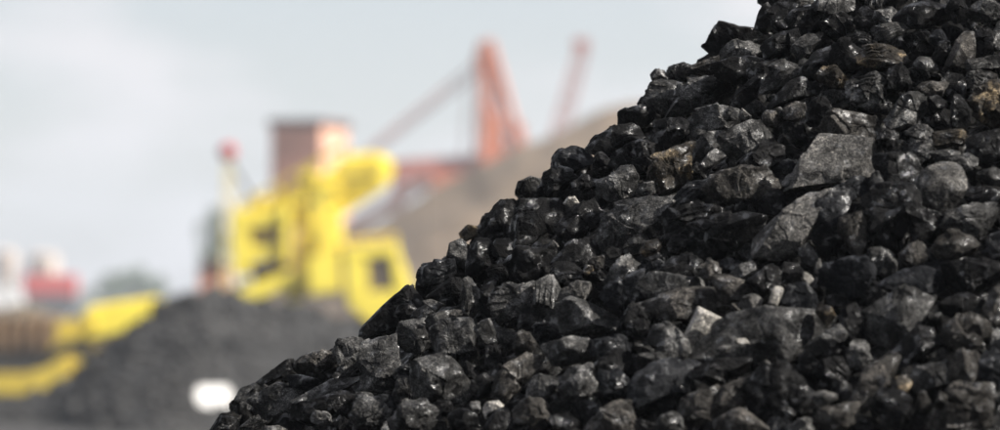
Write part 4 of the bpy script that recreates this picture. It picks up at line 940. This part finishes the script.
for wx in (-14, 16):
    for dy in (-0.85, 0.85):
        c = at(wx, vg - 3.2, VY + dy)
        part('wheel', M_RUBBER, vn, lambda bm, c=c: bm_tube(bm, c - Vector((0, 0.12, 0)), c + Vector((0, 0.12, 0)), 3.2 / F * VY, seg=16), True)

# ---- trees
def tree(base, h, rx, label, seed, leaves=1400, crown_from=0.25, col=None):
    rng = np.random.default_rng(seed); t = empty('tree', base); tag(t, label, 'tree', 'trees of the yard')
    def trunk(bm):
        top = base + Vector((rng.normal(0, 0.1), 0, h * 0.75)); bm_tube(bm, base, top, h * 0.035, h * 0.012, 8)
        for k in range(6):
            a = rng.uniform(0, 6.28); s = base.lerp(top, rng.uniform(0.35, 0.95)); bm_tube(bm, s, s + Vector((math.cos(a) * rx * 0.7, math.sin(a) * rx * 0.7, h * rng.uniform(0.08, 0.2))), h * 0.012, h * 0.004, 6)
    part('trunk', M_BARK, t, trunk)
    cl = rng.normal(0, 0.42, (26, 3)); V = []; FA = []
    for i in range(leaves):
        c = cl[rng.integers(0, 26)] + rng.normal(0, 0.16, 3); n = np.linalg.norm(c)
        if n > 1: c /= n * rng.uniform(1, 1.2)
        ce = np.array([base.x + c[0] * rx, base.y + c[1] * rx, base.z + h * (crown_from + (1 - crown_from) * (0.5 + 0.5 * c[2]))])
        s = rx * 0.085 * rng.uniform(0.6, 1.4); a, b = rng.normal(0, 1, 3), rng.normal(0, 1, 3); a /= np.linalg.norm(a); b -= a * (a @ b); b /= np.linalg.norm(b)
        k = len(V); V += [ce - a * s, ce - b * s * 0.6, ce + a * s, ce + b * s * 0.6]; FA.append((k, k + 1, k + 2, k + 3))
    o = np_mesh('crown', np.array(V) - np.array(base), np.array(FA, dtype=np.int32), M_LEAF, t)
    return t
TYY = 520.0
for k, (px_, hpx_, wpx_, lab) in enumerate(((112, 28, 17, 'low grey green tree at the left of the far clump'), (134, 36, 19, 'tallest grey green tree in the middle of the far clump'), (154, 28, 14, 'small grey green tree at the right of the far clump'))):
    tree(ground_at(px_, TYY + 6 * k), (hpx_ + 13) / F * TYY, wpx_ / F * TYY, lab, 60 + k)
tree(ground_at(212, 160), (140) / F * 160, 19 / F * 160, 'tall dark tree standing left of the red ball mast', 70, 1800, 0.3)
M_FAR = plain('far_wood', (0.06, 0.07, 0.045), 0.9, 0.4, 0.05)
far, _ = ridge_heap('far_wood', [(-700, 297), (-500, 291), (-260, 293), (0, 291), (60, 293), (120, 290), (190, 292), (300, 290), (500, 292), (900, 288), (1500, 292), (1800, 299)], 900.0, M_FAR, 1.2, 9, 1.6, 0.25, 400, 12)
tag(far, 'low distant wood along the horizon', 'wood', kind='stuff')
# low red shed at the mast's foot
SY = 140.0
sh = empty('red_shed', ground_at(214, SY)); tag(sh, 'low red brown shed at the foot of the mast', 'shed')
part('wall', M_BRICK, sh, lambda bm: bm_prism(bm, [(200, 268), (231, 266), (231, HORIZON + 1.6 / SY * F), (200, HORIZON + 1.6 / SY * F)], SY, 1.6, 0.02))
part('roof', M_ROOFD, sh, lambda bm: bm_prism(bm, [(198, 268), (214, 258), (233, 265), (233, 268.5)], SY, 1.9, 0.02))

# ------------------------------------------------------------------ haze over the yard
HAZE = 0.0006
if HAZE:
    bm = bmesh.new(); bm_box(bm, (0, 700, 20), (3000, 2000, 42))
    hz_ = link_bm('haze', bm, None); m = bpy.data.materials.new('haze'); m.use_nodes = True; nt = m.node_tree; nt.nodes.clear()
    o_ = nt.nodes.new('ShaderNodeOutputMaterial'); v_ = nt.nodes.new('ShaderNodeVolumePrincipled')
    v_.inputs['Color'].default_value = (0.86, 0.92, 1.0, 1); v_.inputs['Density'].default_value = HAZE; v_.inputs['Anisotropy'].default_value = 0.3
    nt.links.new(v_.outputs['Volume'], o_.inputs['Volume']); hz_.data.materials.append(m); tag(hz_, kind='stuff')
